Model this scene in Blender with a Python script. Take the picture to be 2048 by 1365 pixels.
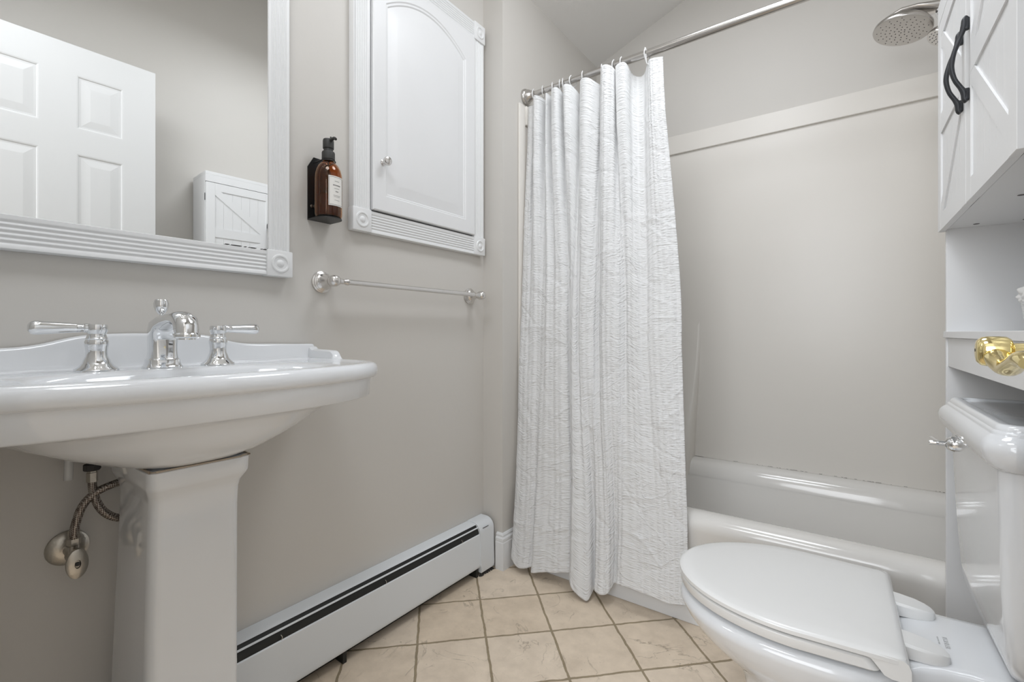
import bpy, bmesh, math, random
from mathutils import Vector, Matrix, noise
random.seed(7)
for o in list(bpy.data.objects): bpy.data.objects.remove(o, do_unlink=True)
SC = bpy.context.scene
COL = SC.collection
PI = math.pi
R = math.radians

# ------------------------------------------------------------------ camera
YAW = 36.2
cd = bpy.data.cameras.new('camera')
cam = bpy.data.objects.new('camera', cd); COL.objects.link(cam)
cam.location = (1.245, 0.0, 0.95)
cam.rotation_euler = (R(90), 0, R(YAW))
cd.sensor_width = 36.0
cd.lens = 940.0/2048*36.0
cd.shift_y = -(682.5-666.0)/2048
cd.clip_start = 0.02
SC.camera = cam

# ------------------------------------------------------------------ light and exposure
SC.view_settings.view_transform = 'Standard'
SC.view_settings.look = 'None'
SC.view_settings.gamma = 1.0
SC.view_settings.exposure = 0.27
w = bpy.data.worlds.new('world'); SC.world = w; w.use_nodes = True
w.node_tree.nodes['Background'].inputs[0].default_value = (1.0, 0.985, 0.96, 1)
w.node_tree.nodes['Background'].inputs[1].default_value = 0.6
def area(name, loc, size, power, target=None, col=(1, .98, .95), shape='DISK', sy=None):
    l = bpy.data.lights.new(name, 'AREA'); l.shape = shape; l.size = size
    if sy: l.size_y = sy
    l.energy = power; l.color = col
    o = bpy.data.objects.new(name, l); COL.objects.link(o); o.location = loc
    if target is not None:
        d = Vector(target)-Vector(loc); o.rotation_euler = d.to_track_quat('-Z', 'Y').to_euler()
    return o
def point(name, loc, rad, power, col=(1, 1, 1)):
    l = bpy.data.lights.new(name, 'POINT'); l.shadow_soft_size = rad; l.energy = power; l.color = col
    o = bpy.data.objects.new(name, l); COL.objects.link(o); o.location = loc; return o
WHITE = (.935, .975, 1.03)
area('ceiling_lamp_light', (0.85, 1.30, 2.55), 0.60, 6.6, (0.90, 1.30, 0), WHITE)
area('entry_fill_light', (0.75, 0.12, 2.48), 0.60, 6.8, (0.85, 0.75, 0), WHITE)  # added overhead fill near the doorway, placed out of the mirror's view
point('ceiling_lamp_glow', (0.85, 1.30, 2.46), 0.12, 1.3, WHITE)
area('hallway_fill_light', (1.05, -1.35, 1.50), 1.6, 34.0, (0.85, 1.0, 1.20), WHITE, 'RECTANGLE', 1.6)  # added broad fill behind the camera for flat frontal light, no real window
BULB = 3.6


# ------------------------------------------------------------------ materials
def mat(name, col, rough=0.5, metal=0.0, spec=0.5, coat=0.0, bump=None, trans=0.0, ior=None, emit=None, sub=0.0):
    m = bpy.data.materials.new(name); m.use_nodes = True
    nt = m.node_tree; b = nt.nodes['Principled BSDF']
    b.inputs['Base Color'].default_value = (*col, 1)
    b.inputs['Roughness'].default_value = rough
    b.inputs['Metallic'].default_value = metal
    b.inputs['Specular IOR Level'].default_value = spec
    b.inputs['Coat Weight'].default_value = coat
    b.inputs['Coat Roughness'].default_value = 0.05
    if trans: b.inputs['Transmission Weight'].default_value = trans
    if ior: b.inputs['IOR'].default_value = ior
    if emit:
        b.inputs['Emission Color'].default_value = (*emit[0], 1); b.inputs['Emission Strength'].default_value = emit[1]
    if bump:
        sc, st, det = bump
        tc = nt.nodes.new('ShaderNodeTexCoord'); n = nt.nodes.new('ShaderNodeTexNoise')
        n.inputs['Scale'].default_value = sc; n.inputs['Detail'].default_value = det
        bp = nt.nodes.new('ShaderNodeBump'); bp.inputs['Strength'].default_value = st; bp.inputs['Distance'].default_value = 0.002
        nt.links.new(tc.outputs['Object'], n.inputs['Vector']); nt.links.new(n.outputs['Fac'], bp.inputs['Height'])
        nt.links.new(bp.outputs['Normal'], b.inputs['Normal'])
    return m
M = {}
M['paint'] = mat('beige_wall_paint', (.635, .610, .572), .5, bump=(60, .12, 3))
M['ceil'] = mat('ceiling_paint', (.82, .805, .78), .8, bump=(80, .1, 2))
M['trim'] = mat('white_trim_paint', (.80, .805, .805), .35, bump=(25, .02, 2))
M['cab'] = mat('white_cabinet_paint', (.81, .814, .818), .38, bump=(20, .03, 2))
M['door'] = mat('white_door_paint', (.71, .71, .705), .4)
M['porc'] = mat('white_porcelain', (.785, .80, .818), .07, spec=.5, coat=.4)
M['seat'] = mat('white_seat_plastic', (.80, .80, .79), .22)
M['tub'] = mat('biscuit_tub_enamel', (.79, .772, .74), .12, coat=.5)
M['surround'] = mat('biscuit_surround_acrylic', (.77, .738, .688), .30)
M['chrome'] = mat('polished_chrome', (.80, .81, .82), .07, 1.0)
M['nickel'] = mat('brushed_nickel', (.55, .53, .51), .26, 1.0)
M['satin'] = mat('satin_nickel_bar', (.72, .70, .68), .22, 1.0)
M['dullchrome'] = mat('tarnished_chrome', (.50, .47, .42), .28, 1.0, bump=(90, .4, 3))
M['brass'] = mat('polished_brass', (.86, .72, .36), .09, 1.0)
M['black'] = mat('black_powder_coat', (.012, .012, .012), .42)
M['pump'] = mat('black_pump_plastic', (.035, .034, .032), .5)
M['iron'] = mat('black_iron_handle', (.03, .032, .036), .42, .3)
M['gap'] = mat('dark_gap', (.05, .048, .045), .8)
M['heater'] = mat('white_heater_enamel', (.75, .775, .795), .36, bump=(30, .08, 2))
M['slot'] = mat('black_heater_slot', (.012, .013, .012), .5)
M['caulk'] = mat('old_yellowed_caulk', (.50, .42, .33), .7, bump=(200, .5, 2))
M['amber'] = mat('amber_glass', (.62, .27, .045), .03, trans=1.0, ior=1.45)
M['soap'] = mat('dark_liquid_soap', (.10, .045, .015), .12)
M['label'] = mat('cream_paper_label', (.80, .78, .74), .6)
M['ink'] = mat('grey_ink', (.16, .15, .15), .7)
M['faint'] = mat('faint_grey_print', (.56, .56, .56), .6)
M['mirror'] = mat('silvered_mirror', (.93, .94, .935), .0, 1.0)
M['plastic'] = mat('clear_white_plastic', (.80, .80, .79), .25, trans=.15)
M['tissue'] = mat('soft_white_tissue', (.82, .81, .79), .9, bump=(120, .8, 4))
M['bulb'] = mat('frosted_bulb', (.9, .9, .9), .3, emit=((.98, .98, .97), BULB))
M['lamp'] = mat('frosted_lamp_glass', (.9, .9, .9), .4, emit=((1, .96, .9), 3.0))

def floor_mat():
    m = bpy.data.materials.new('tumbled_stone_tile'); m.use_nodes = True
    nt = m.node_tree; N = nt.nodes; L = nt.links; b = N['Principled BSDF']
    tc = N.new('ShaderNodeTexCoord')
    wn = N.new('ShaderNodeTexNoise'); wn.inputs['Scale'].default_value = 26; wn.inputs['Detail'].default_value = 4
    L.new(tc.outputs['Object'], wn.inputs['Vector'])
    sub = N.new('ShaderNodeVectorMath'); sub.operation = 'SUBTRACT'; sub.inputs[1].default_value = (.5, .5, .5)
    L.new(wn.outputs['Color'], sub.inputs[0])
    scl = N.new('ShaderNodeVectorMath'); scl.operation = 'SCALE'; scl.inputs['Scale'].default_value = .0085
    L.new(sub.outputs[0], scl.inputs[0])
    add = N.new('ShaderNodeVectorMath'); add.operation = 'ADD'
    L.new(tc.outputs['Object'], add.inputs[0]); L.new(scl.outputs[0], add.inputs[1])
    off = N.new('ShaderNodeVectorMath'); off.operation = 'SUBTRACT'; off.inputs[1].default_value = (.314, 1.134, 0)
    L.new(add.outputs[0], off.inputs[0])
    mp = N.new('ShaderNodeMapping'); mp.inputs['Rotation'].default_value = (0, 0, R(-45.0)); mp.inputs['Location'].default_value = (10*.2098, 10*.2098, 0)
    L.new(off.outputs[0], mp.inputs['Vector'])
    br = N.new('ShaderNodeTexBrick'); br.offset = 0; br.squash = 1
    br.inputs['Scale'].default_value = 1; br.inputs['Brick Width'].default_value = .2098; br.inputs['Row Height'].default_value = .2098
    br.inputs['Mortar Size'].default_value = .0040; br.inputs['Mortar Smooth'].default_value = .25; br.inputs['Bias'].default_value = 0
    br.inputs['Color1'].default_value = (.75, .63, .49, 1); br.inputs['Color2'].default_value = (.81, .70, .57, 1); br.inputs['Mortar'].default_value = (.34, .275, .18, 1)
    L.new(mp.outputs[0], br.inputs['Vector'])
    n2 = N.new('ShaderNodeTexNoise'); n2.inputs['Scale'].default_value = 14; n2.inputs['Detail'].default_value = 7; n2.inputs['Roughness'].default_value = .65
    L.new(tc.outputs['Object'], n2.inputs['Vector'])
    cr = N.new('ShaderNodeValToRGB'); cr.color_ramp.elements[0].position = .3; cr.color_ramp.elements[0].color = (.84, .82, .80, 1)
    cr.color_ramp.elements[1].position = .7; cr.color_ramp.elements[1].color = (1.06, 1.05, 1.04, 1)
    L.new(n2.outputs['Fac'], cr.inputs[0])
    mx = N.new('ShaderNodeMixRGB'); mx.blend_type = 'MULTIPLY'; mx.inputs[0].default_value = 1
    L.new(br.outputs['Color'], mx.inputs[1]); L.new(cr.outputs[0], mx.inputs[2])
    # thin dark veins, only inside some patches
    n3 = N.new('ShaderNodeTexNoise'); n3.inputs['Scale'].default_value = 5.5; n3.inputs['Detail'].default_value = 6; n3.inputs['Distortion'].default_value = 1.1
    L.new(tc.outputs['Object'], n3.inputs['Vector'])
    ma = N.new('ShaderNodeMath'); ma.operation = 'SUBTRACT'; ma.inputs[1].default_value = .5; L.new(n3.outputs['Fac'], ma.inputs[0])
    mb = N.new('ShaderNodeMath'); mb.operation = 'ABSOLUTE'; L.new(ma.outputs[0], mb.inputs[0])
    vr = N.new('ShaderNodeValToRGB'); vr.color_ramp.elements[0].position = .0; vr.color_ramp.elements[0].color = (1, 1, 1, 1)
    vr.color_ramp.elements[1].position = .009; vr.color_ramp.elements[1].color = (0, 0, 0, 1)
    L.new(mb.outputs[0], vr.inputs[0])
    n4 = N.new('ShaderNodeTexNoise'); n4.inputs['Scale'].default_value = 9; n4.inputs['Detail'].default_value = 5
    L.new(tc.outputs['Object'], n4.inputs['Vector'])
    pr = N.new('ShaderNodeValToRGB'); pr.color_ramp.elements[0].position = .46; pr.color_ramp.elements[0].color = (0, 0, 0, 1)
    pr.color_ramp.elements[1].position = .62; pr.color_ramp.elements[1].color = (1, 1, 1, 1)
    L.new(n4.outputs['Fac'], pr.inputs[0])
    vm = N.new('ShaderNodeMath'); vm.operation = 'MULTIPLY'; L.new(vr.outputs[0], vm.inputs[0]); L.new(pr.outputs[0], vm.inputs[1])
    # small pits
    vo = N.new('ShaderNodeTexVoronoi'); vo.inputs['Scale'].default_value = 70; vo.inputs['Randomness'].default_value = 1
    L.new(add.outputs[0], vo.inputs['Vector'])
    pp = N.new('ShaderNodeValToRGB'); pp.color_ramp.elements[0].position = .06; pp.color_ramp.elements[0].color = (1, 1, 1, 1)
    pp.color_ramp.elements[1].position = .13; pp.color_ramp.elements[1].color = (0, 0, 0, 1)
    L.new(vo.outputs['Distance'], pp.inputs[0])
    pm = N.new('ShaderNodeMath'); pm.operation = 'MULTIPLY'; L.new(pp.outputs[0], pm.inputs[0]); L.new(pr.outputs[0], pm.inputs[1])
    mm = N.new('ShaderNodeMath'); mm.operation = 'MAXIMUM'; L.new(pm.outputs[0], mm.inputs[0]); L.new(vm.outputs[0], mm.inputs[1])
    md = N.new('ShaderNodeMath'); md.operation = 'MULTIPLY'; md.inputs[1].default_value = .62; L.new(mm.outputs[0], md.inputs[0])
    mv = N.new('ShaderNodeMixRGB'); mv.inputs[2].default_value = (.22, .165, .11, 1)
    L.new(md.outputs[0], mv.inputs[0]); L.new(mx.outputs[0], mv.inputs[1])
    L.new(mv.outputs[0], b.inputs['Base Color'])
    b.inputs['Roughness'].default_value = .5
    h = N.new('ShaderNodeMath'); h.operation = 'MULTIPLY_ADD'; h.inputs[1].default_value = -1; h.inputs[2].default_value = 1
    L.new(br.outputs['Fac'], h.inputs[0])
    h2 = N.new('ShaderNodeMath'); h2.operation = 'MULTIPLY_ADD'; h2.inputs[1].default_value = -.35
    L.new(mm.outputs[0], h2.inputs[0]); L.new(h.outputs[0], h2.inputs[2])
    bp = N.new('ShaderNodeBump'); bp.inputs['Strength'].default_value = .55; bp.inputs['Distance'].default_value = .003
    L.new(h2.outputs[0], bp.inputs['Height']); L.new(bp.outputs[0], b.inputs['Normal'])
    return m
M['floor'] = floor_mat()

def curtain_mat():
    m = bpy.data.materials.new('white_seersucker_cotton'); m.use_nodes = True
    nt = m.node_tree; N = nt.nodes; L = nt.links; b = N['Principled BSDF']
    b.inputs['Base Color'].default_value = (.95, .955, .955, 1); b.inputs['Roughness'].default_value = .85
    b.inputs['Specular IOR Level'].default_value = .2
    b.inputs['Sheen Weight'].default_value = .15
    tc = N.new('ShaderNodeTexCoord')
    mp = N.new('ShaderNodeMapping'); mp.inputs['Scale'].default_value = (48, 185, 1); L.new(tc.outputs['UV'], mp.inputs['Vector'])
    n = N.new('ShaderNodeTexNoise'); n.inputs['Scale'].default_value = 1; n.inputs['Detail'].default_value = 2; L.new(mp.outputs[0], n.inputs['Vector'])
    wv = N.new('ShaderNodeTexWave'); wv.wave_type = 'BANDS'; wv.bands_direction = 'X'; wv.inputs['Scale'].default_value = 14
    L.new(tc.outputs['UV'], wv.inputs['Vector'])
    mlt = N.new('ShaderNodeMath'); mlt.operation = 'MULTIPLY'; L.new(n.outputs['Fac'], mlt.inputs[0])
    wr = N.new('ShaderNodeMath'); wr.operation = 'MULTIPLY_ADD'; wr.inputs[1].default_value = .7; wr.inputs[2].default_value = .45
    L.new(wv.outputs['Fac'], wr.inputs[0]); L.new(wr.outputs[0], mlt.inputs[1])
    mp2 = N.new('ShaderNodeMapping'); mp2.inputs['Scale'].default_value = (5, 9, 1); mp2.inputs['Rotation'].default_value = (0, 0, .5); L.new(tc.outputs['UV'], mp2.inputs['Vector'])
    n2 = N.new('ShaderNodeTexNoise'); n2.inputs['Scale'].default_value = 1; n2.inputs['Detail'].default_value = 3; n2.inputs['Distortion'].default_value = .8; L.new(mp2.outputs[0], n2.inputs['Vector'])
    rd = N.new('ShaderNodeMath'); rd.operation = 'SUBTRACT'; rd.inputs[1].default_value = .5; L.new(n2.outputs['Fac'], rd.inputs[0])
    ab = N.new('ShaderNodeMath'); ab.operation = 'ABSOLUTE'; L.new(rd.outputs[0], ab.inputs[0])
    cr = N.new('ShaderNodeValToRGB'); cr.color_ramp.elements[0].position = 0; cr.color_ramp.elements[0].color = (1, 1, 1, 1)
    cr.color_ramp.elements[1].position = .035; cr.color_ramp.elements[1].color = (0, 0, 0, 1); L.new(ab.outputs[0], cr.inputs[0])
    ad = N.new('ShaderNodeMath'); ad.operation = 'MULTIPLY_ADD'; ad.inputs[1].default_value = .22; L.new(cr.outputs[0], ad.inputs[0]); L.new(mlt.outputs[0], ad.inputs[2])
    bp = N.new('ShaderNodeBump'); bp.inputs['Strength'].default_value = 1.0; bp.inputs['Distance'].default_value = .0058
    L.new(ad.outputs[0], bp.inputs['Height']); L.new(bp.outputs[0], b.inputs['Normal'])
    # a little light passes through the cloth
    tr = N.new('ShaderNodeBsdfTranslucent'); tr.inputs[0].default_value = (.93, .93, .93, 1)
    mx = N.new('ShaderNodeMixShader'); mx.inputs[0].default_value = .25
    out = N['Material Output']
    L.new(b.outputs[0], mx.inputs[1]); L.new(tr.outputs[0], mx.inputs[2]); L.new(mx.outputs[0], out.inputs[0])
    return m
M['curtain'] = curtain_mat()

def braid_mat():
    m = bpy.data.materials.new('braided_steel_hose'); m.use_nodes = True
    nt = m.node_tree; N = nt.nodes; L = nt.links; b = N['Principled BSDF']
    b.inputs['Metallic'].default_value = .8; b.inputs['Roughness'].default_value = .45
    tc = N.new('ShaderNodeTexCoord'); ck = N.new('ShaderNodeTexChecker'); ck.inputs['Scale'].default_value = 420
    mp = N.new('ShaderNodeMapping'); mp.inputs['Rotation'].default_value = (R(45), 0, 0); L.new(tc.outputs['Object'], mp.inputs[0]); L.new(mp.outputs[0], ck.inputs['Vector'])
    ck.inputs['Color1'].default_value = (.45, .42, .38, 1); ck.inputs['Color2'].default_value = (.10, .07, .06, 1)
    L.new(ck.outputs['Color'], b.inputs['Base Color'])
    return m
M['braid'] = braid_mat()

# ------------------------------------------------------------------ helpers
def link(name, bm, m, parent=None, smooth=False, label=None, angle=None, mats=None):
    me = bpy.data.meshes.new(name)
    bmesh.ops.remove_doubles(bm, verts=bm.verts, dist=1e-6)
    bmesh.ops.recalc_face_normals(bm, faces=bm.faces)
    bm.to_mesh(me); bm.free()
    for q in (mats or [m]): me.materials.append(M[q])
    o = bpy.data.objects.new(name, me); COL.objects.link(o)
    if parent: o.parent = parent
    if label: o['label'] = label
    if smooth:
        for p in me.polygons: p.use_smooth = True
        a = R(angle if angle else 40)
        # sharp edges where the surface really turns
        b2 = bmesh.new(); b2.from_mesh(me)
        for e in b2.edges:
            if len(e.link_faces) == 2 and e.calc_face_angle(0) > a: e.smooth = False
        b2.to_mesh(me); b2.free()
    return o
def thing(name, label, cat, loc=(0, 0, 0), rz=0, group=None):
    o = bpy.data.objects.new(name, None); COL.objects.link(o)
    o.location = loc; o.rotation_euler = (0, 0, rz); o.empty_display_size = .05
    o['label'] = label; o['category'] = cat
    if group: o['group'] = group
    return o
def tag(o, label, cat, group=None):
    o['label'] = label; o['category'] = cat
    if group: o['group'] = group
    return o
def struct(name, bm, m, smooth=False, parent=None):
    o = link(name, bm, m, parent, smooth)
    if not parent: o['kind'] = 'structure'
    return o
def box(bm, a, b, bev=0.0, seg=2):
    r = bmesh.ops.create_cube(bm, size=1)
    vs = r['verts']
    c = [(a[i]+b[i])/2 for i in range(3)]; s = [abs(b[i]-a[i]) for i in range(3)]
    for v in vs: v.co = Vector((c[0]+v.co.x*s[0], c[1]+v.co.y*s[1], c[2]+v.co.z*s[2]))
    if bev:
        es = set(e for v in vs for e in v.link_edges)
        bmesh.ops.bevel(bm, geom=list(es), offset=bev, segments=seg, affect='EDGES', profile=.5)
def bx(a, b, bev=0.0, seg=2):
    bm = bmesh.new(); box(bm, a, b, bev, seg); return bm
def skin(bm, rings, close=True, cap0=True, cap1=True):
    V = [[bm.verts.new(p) for p in r] for r in rings]
    n = len(V[0])
    for i in range(len(V)-1):
        for j in range(n if close else n-1):
            k = (j+1) % n
            try: bm.faces.new((V[i][j], V[i][k], V[i+1][k], V[i+1][j]))
            except ValueError: pass
    if cap0: 
        try: bm.faces.new(list(reversed(V[0])))
        except ValueError: pass
    if cap1:
        try: bm.faces.new(V[-1])
        except ValueError: pass
    return V
def frame_of(d):
    d = Vector(d).normalized(); up = Vector((0, 0, 1)) if abs(d.z) < .95 else Vector((1, 0, 0))
    u = d.cross(up).normalized(); v = d.cross(u).normalized()
    return u, v
def lathe(bm, org, axis, prof, n=28, cap=True):
    """prof = list of (radius, distance along axis)"""
    org = Vector(org); ax = Vector(axis).normalized(); u, v = frame_of(ax)
    rings = [[org+ax*h+(u*math.cos(2*PI*k/n)+v*math.sin(2*PI*k/n))*max(r, 1e-4) for k in range(n)] for r, h in prof]
    skin(bm, rings, cap0=cap, cap1=cap)
def tube(bm, pts, r, n=12, sub=6, flat=1.0, closed=False):
    P = [Vector(p) for p in pts]
    rr = r if isinstance(r, (list, tuple)) else [r]*len(P)
    C = []; RR = []
    m = len(P)
    for i in range(m-1):
        p0 = P[max(i-1, 0)]; p1 = P[i]; p2 = P[i+1]; p3 = P[min(i+2, m-1)]
        for k in range(sub):
            t = k/sub
            C.append(.5*((2*p1)+(-p0+p2)*t+(2*p0-5*p1+4*p2-p3)*t*t+(-p0+3*p1-3*p2+p3)*t**3)); RR.append(rr[i]*(1-t)+rr[i+1]*t)
    C.append(P[-1]); RR.append(rr[-1])
    rings = []; u, v = frame_of(C[1]-C[0])
    for i, c in enumerate(C):
        d = (C[min(i+1, len(C)-1)]-C[max(i-1, 0)]).normalized()
        u = (u-d*u.dot(d)).normalized(); v = d.cross(u).normalized()
        rings.append([c+(u*math.cos(2*PI*k/n)+v*math.sin(2*PI*k/n)*flat)*RR[i] for k in range(n)])
    skin(bm, rings)
def interp(xs, ys, x):
    if x <= xs[0]: return ys[0]
    for i in range(len(xs)-1):
        if x <= xs[i+1]:
            t = (x-xs[i])/(xs[i+1]-xs[i]); return ys[i]*(1-t)+ys[i+1]*t
    return ys[-1]
def smi(xs, ys, x):
    """smooth (Catmull) interpolation"""
    if x <= xs[0]: return ys[0]
    if x >= xs[-1]: return ys[-1]
    for i in range(len(xs)-1):
        if x <= xs[i+1]:
            t = (x-xs[i])/(xs[i+1]-xs[i]); h = xs[i+1]-xs[i]
            m0 = (ys[i+1]-ys[max(i-1, 0)])/(xs[i+1]-xs[max(i-1, 0)])*h
            j = min(i+2, len(xs)-1); m1 = (ys[j]-ys[i])/(xs[j]-xs[i])*h
            return (2*t**3-3*t*t+1)*ys[i]+(t**3-2*t*t+t)*m0+(-2*t**3+3*t*t)*ys[i+1]+(t**3-t*t)*m1
def prism(bm, poly, f0, f1, cap=True):
    skin(bm, [[f0(p) for p in poly], [f1(p) for p in poly]], cap0=cap, cap1=cap)

# ------------------------------------------------------------------ room shell
YB, XR, XA, YR, YF = 2.347, 1.624, 0.10, 1.50, -0.06
def cz(x): return 2.402+.362*(x-.1)
bm = bx((-.12, YF-.12, -.05), (XR+.12, YB+.12, 0)); struct('floor', bm, 'floor')
bm = bmesh.new()
prism(bm, [(-.12, cz(-.12)), (XR+.12, cz(XR+.12)), (XR+.12, cz(XR+.12)+.06), (-.12, cz(-.12)+.06)],
      lambda p: Vector((p[0], YF-.12, p[1])), lambda p: Vector((p[0], YB+.12, p[1])))
struct('ceiling', bm, 'ceil')
def wall_y(name, x0, x1, y0, y1, m='paint'):
    bm = bmesh.new()
    prism(bm, [(x0, 0), (x1, 0), (x1, cz(x1)), (x0, cz(x0))], lambda p: Vector((p[0], y0, p[1])), lambda p: Vector((p[0], y1, p[1])))
    return struct(name, bm, m)
wall_y('wall_left', -.12, 0, YF-.12, YR)
wall_y('wall_right', XR, XR+.12, YF-.12, YB+.12)
wall_y('wall_back', -.12, XR, YB, YB+.12)
# furred wall at the tub end of the room
wall_y('wall_end', -.12, XA, YR, YB)
# front wall with the doorway the camera stands in
bm = bmesh.new()
x0, x1 = .72, 1.47
for a, b, z0 in ((0, x0, 0), (x1, XR, 0)):
    prism(bm, [(a, z0), (b, z0), (b, cz(b)), (a, cz(a))], lambda p: Vector((p[0], YF-.12, p[1])), lambda p: Vector((p[0], YF, p[1])))
prism(bm, [(x0, 2.16), (x1, 2.16), (x1, cz(x1)), (x0, cz(x0))], lambda p: Vector((p[0], YF-.12, p[1])), lambda p: Vector((p[0], YF, p[1])))
struct('wall_front', bm, 'paint')
# hallway behind the doorway
bm = bmesh.new()
box(bm, (-.3, -1.55, 0), (2.2, -1.45, 2.45)); box(bm, (-.4, -1.55, 0), (-.3, YF-.12, 2.45)); box(bm, (2.2, -1.55, 0), (2.3, YF-.12, 2.45))
struct('wall_hallway', bm, 'paint')
struct('floor_hallway', bx((-.4, -1.55, -.05), (2.3, YF-.12, 0)), 'floor')
struct('ceiling_hallway', bx((-.4, -1.55, 2.45), (2.3, YF-.12, 2.5)), 'ceil')

# baseboard profile (distance out, height)
BBP = [(0, 0), (.013, 0), (.013, .108), (.0115, .113), (.0125, .118), (.0125, .126), (.008, .132), (.0085, .139), (.005, .145), (0, .146)]
bm = bmesh.new()
rings = []
for pth in (lambda d: (.074, YR-d), lambda d: (XA+d, YR-d), lambda d: (XA+d, 1.588)):
    rings.append([Vector((*pth(d), z)) for d, z in BBP])
skin(bm, rings); struct('baseboard_end', bm, 'trim')
bm = bmesh.new(); skin(bm, [[Vector((XR-d, y, z)) for d, z in BBP] for y in (YF, 1.588)]); struct('baseboard_right', bm, 'trim')
bm = bmesh.new(); skin(bm, [[Vector((0+d, y, z)) for d, z in BBP] for y in (YF, .30)]); struct('baseboard_left', bm, 'trim')

# ------------------------------------------------------------------ tub and surround
t = thing('bathtub', 'glossy off-white alcove bathtub behind the shower curtain and the toilet', 'bathtub', (XA, 1.59, 0))
o0 = Vector((XA, 1.59, 0))
x0, x1 = .002, XR-XA-.002
bm = bmesh.new()
# apron + rolled front rim + inner wall, profile in (y,z), swept along x
prof = [(.012, .0), (.010, .055), (.0, .06), (.0, .285), (-.004, .305), (-.002, .325), (.010, .343), (.030, .352), (.058, .354), (.080, .350), (.096, .338), (.108, .30), (.125, .20), (.16, .11), (.22, .075),
        (.55, .07), (.62, .10), (.655, .20), (.665, .29)]
rings = []
NX = 40
for i in range(NX+1):
    s = i/NX; x = x0+(x1-x0)*s
    e = 0
    rings.append([Vector((x, p[0], p[1])) for p in prof])
skin(bm, rings, close=False, cap0=False, cap1=False)
# underside/back closing skirt
bmesh.ops.solidify(bm, geom=bm.faces[:], thickness=.006)
tub_shell = link('shell', bm, 'tub', t, True)
bm = bmesh.new()
# wall ledge at the back from x=.645 to the right end, rounded nose
LP = [(.665, .12), (.668, .26), (.672, .305), (.682, .332), (.697, .348), (.715, .356), (.7555, .358), (.7555, .12)]
skin(bm, [[Vector((x, p[0], p[1])) for p in LP] for x in (.490, .498, x1)])
link('ledge', bm, 'tub', t, True, angle=60)
for xx in ((x0, x0+.05), (x1-.05, x1)): link('end_deck', bx((xx[0], .10, .08), (xx[1], .66, .345), .012), 'tub', t, True)
link('toe_trim', bx((x0, -.009, .0005), (x1, .012, .062), .002), 'trim', t)
bm = bmesh.new(); pts = []
random.seed(3)
for i in range(90):
    x = .56+i*(x1-.57)/89
    pts.append((x, .7535, .359+random.uniform(-.0006, .0006)))
tube(bm, pts, .0021, 6, 1); link('caulk_line', bm, 'surround', t, True)
bm = bmesh.new()
for i in range(46):
    x = random.uniform(.68, x1-.02); l = random.uniform(.002, .012)
    tube(bm, [(x, .7512, .3605), (x+l, .7512, .3605+random.uniform(-.0006, .0006))], .0006, 5, 1)
link('mildew', bm, 'gap', t, label='dark specks along the caulk line')['kind'] = 'stuff'

t = thing('tub_surround', 'off-white wall panels lining the tub walls, topped by a raised band', 'shower wall panel', (XA, YB, .36))
bm = bx((0, -.006, 0), (XR-XA, -.0005, 1.47)); link('back_panel', bm, 'surround', t)
bm = bmesh.new(); prism(bm, [(-.0005, 1.464), (-.015, 1.466), (-.017, 1.468), (-.017, 1.553), (-.015, 1.555), (-.0005, 1.555)], lambda p: Vector((.001, p[0], p[1])), lambda p: Vector((XR-XA-.001, p[0], p[1])))
link('top_band', bm, 'surround', t)
# corner column running down into the tub
bm = bmesh.new()
skin(bm, [[Vector(p) for p in ((.001, -.001, z), (.001, yf, z), (xe-.05, yf, z), (xe-.012, yf+.0015, z), (xe, yf*.88, z), (xe+.004, -.001, z))] for z, yf, xe in ((-.29, -.099, .517), (-.02, -.098, .517), (.05, -.095, .518), (.15, -.078, .523), (.28, -.050, .531), (.42, -.025, .538), (.55, -.010, .542), (.66, -.0062, .544))])
link('corner_column', bm, 'surround', t, True, angle=80)
bm = bx((.0005, -.72, 0), (.007, -.017, 1.47)); box(bm, (.0005, -.742, -.02), (.011, -.70, 1.555), .003)
box(bm, (.0005, -.70, 1.474), (.0165, -.018, 1.555), .003); link('left_panel', bm, 'surround', t, True)
bm = bx((XR-XA-.007, -.72, 0), (XR-XA-.0005, -.017, 1.47)); box(bm, (XR-XA-.011, -.742, -.02), (XR-XA-.0005, -.70, 1.555), .003)
box(bm, (XR-XA-.0165, -.70, 1.474), (XR-XA-.0005, -.018, 1.555), .003); link('right_panel', bm, 'surround', t, True)

# ------------------------------------------------------------------ curtain rod, curtain, rings
RY, RZ = 1.66, 1.960
t = thing('curtain_rod', 'brushed nickel shower curtain rod spanning the tub alcove', 'curtain rod', (XA, RY, RZ))
bm = bmesh.new(); lathe(bm, (.0, 0, 0), (1, 0, 0), [(.0112, .03), (.0112, .30)]); lathe(bm, (0, 0, 0), (1, 0, 0), [(.0128, .30), (.0135, .302), (.0135, XR-XA-.03)]); link('rod', bm, 'nickel', t, True)
for s, ox in ((1, 0.001), (-1, XR-XA-.001)):
    bm = bmesh.new(); lathe(bm, (ox, 0, 0), (s, 0, 0), [(.033, 0), (.033, .006), (.030, .012), (.027, .014), (.0255, .022), (.0185, .034), (.0175, .036), (.0165, .042), (.0, .0425)]); link('flange', bm, 'nickel', t, True)

def ycurt(z):
    if z > .35: return 1.66-.10*(1.92-z)/1.57
    return 1.56-.045*(.35-z)/.35
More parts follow.
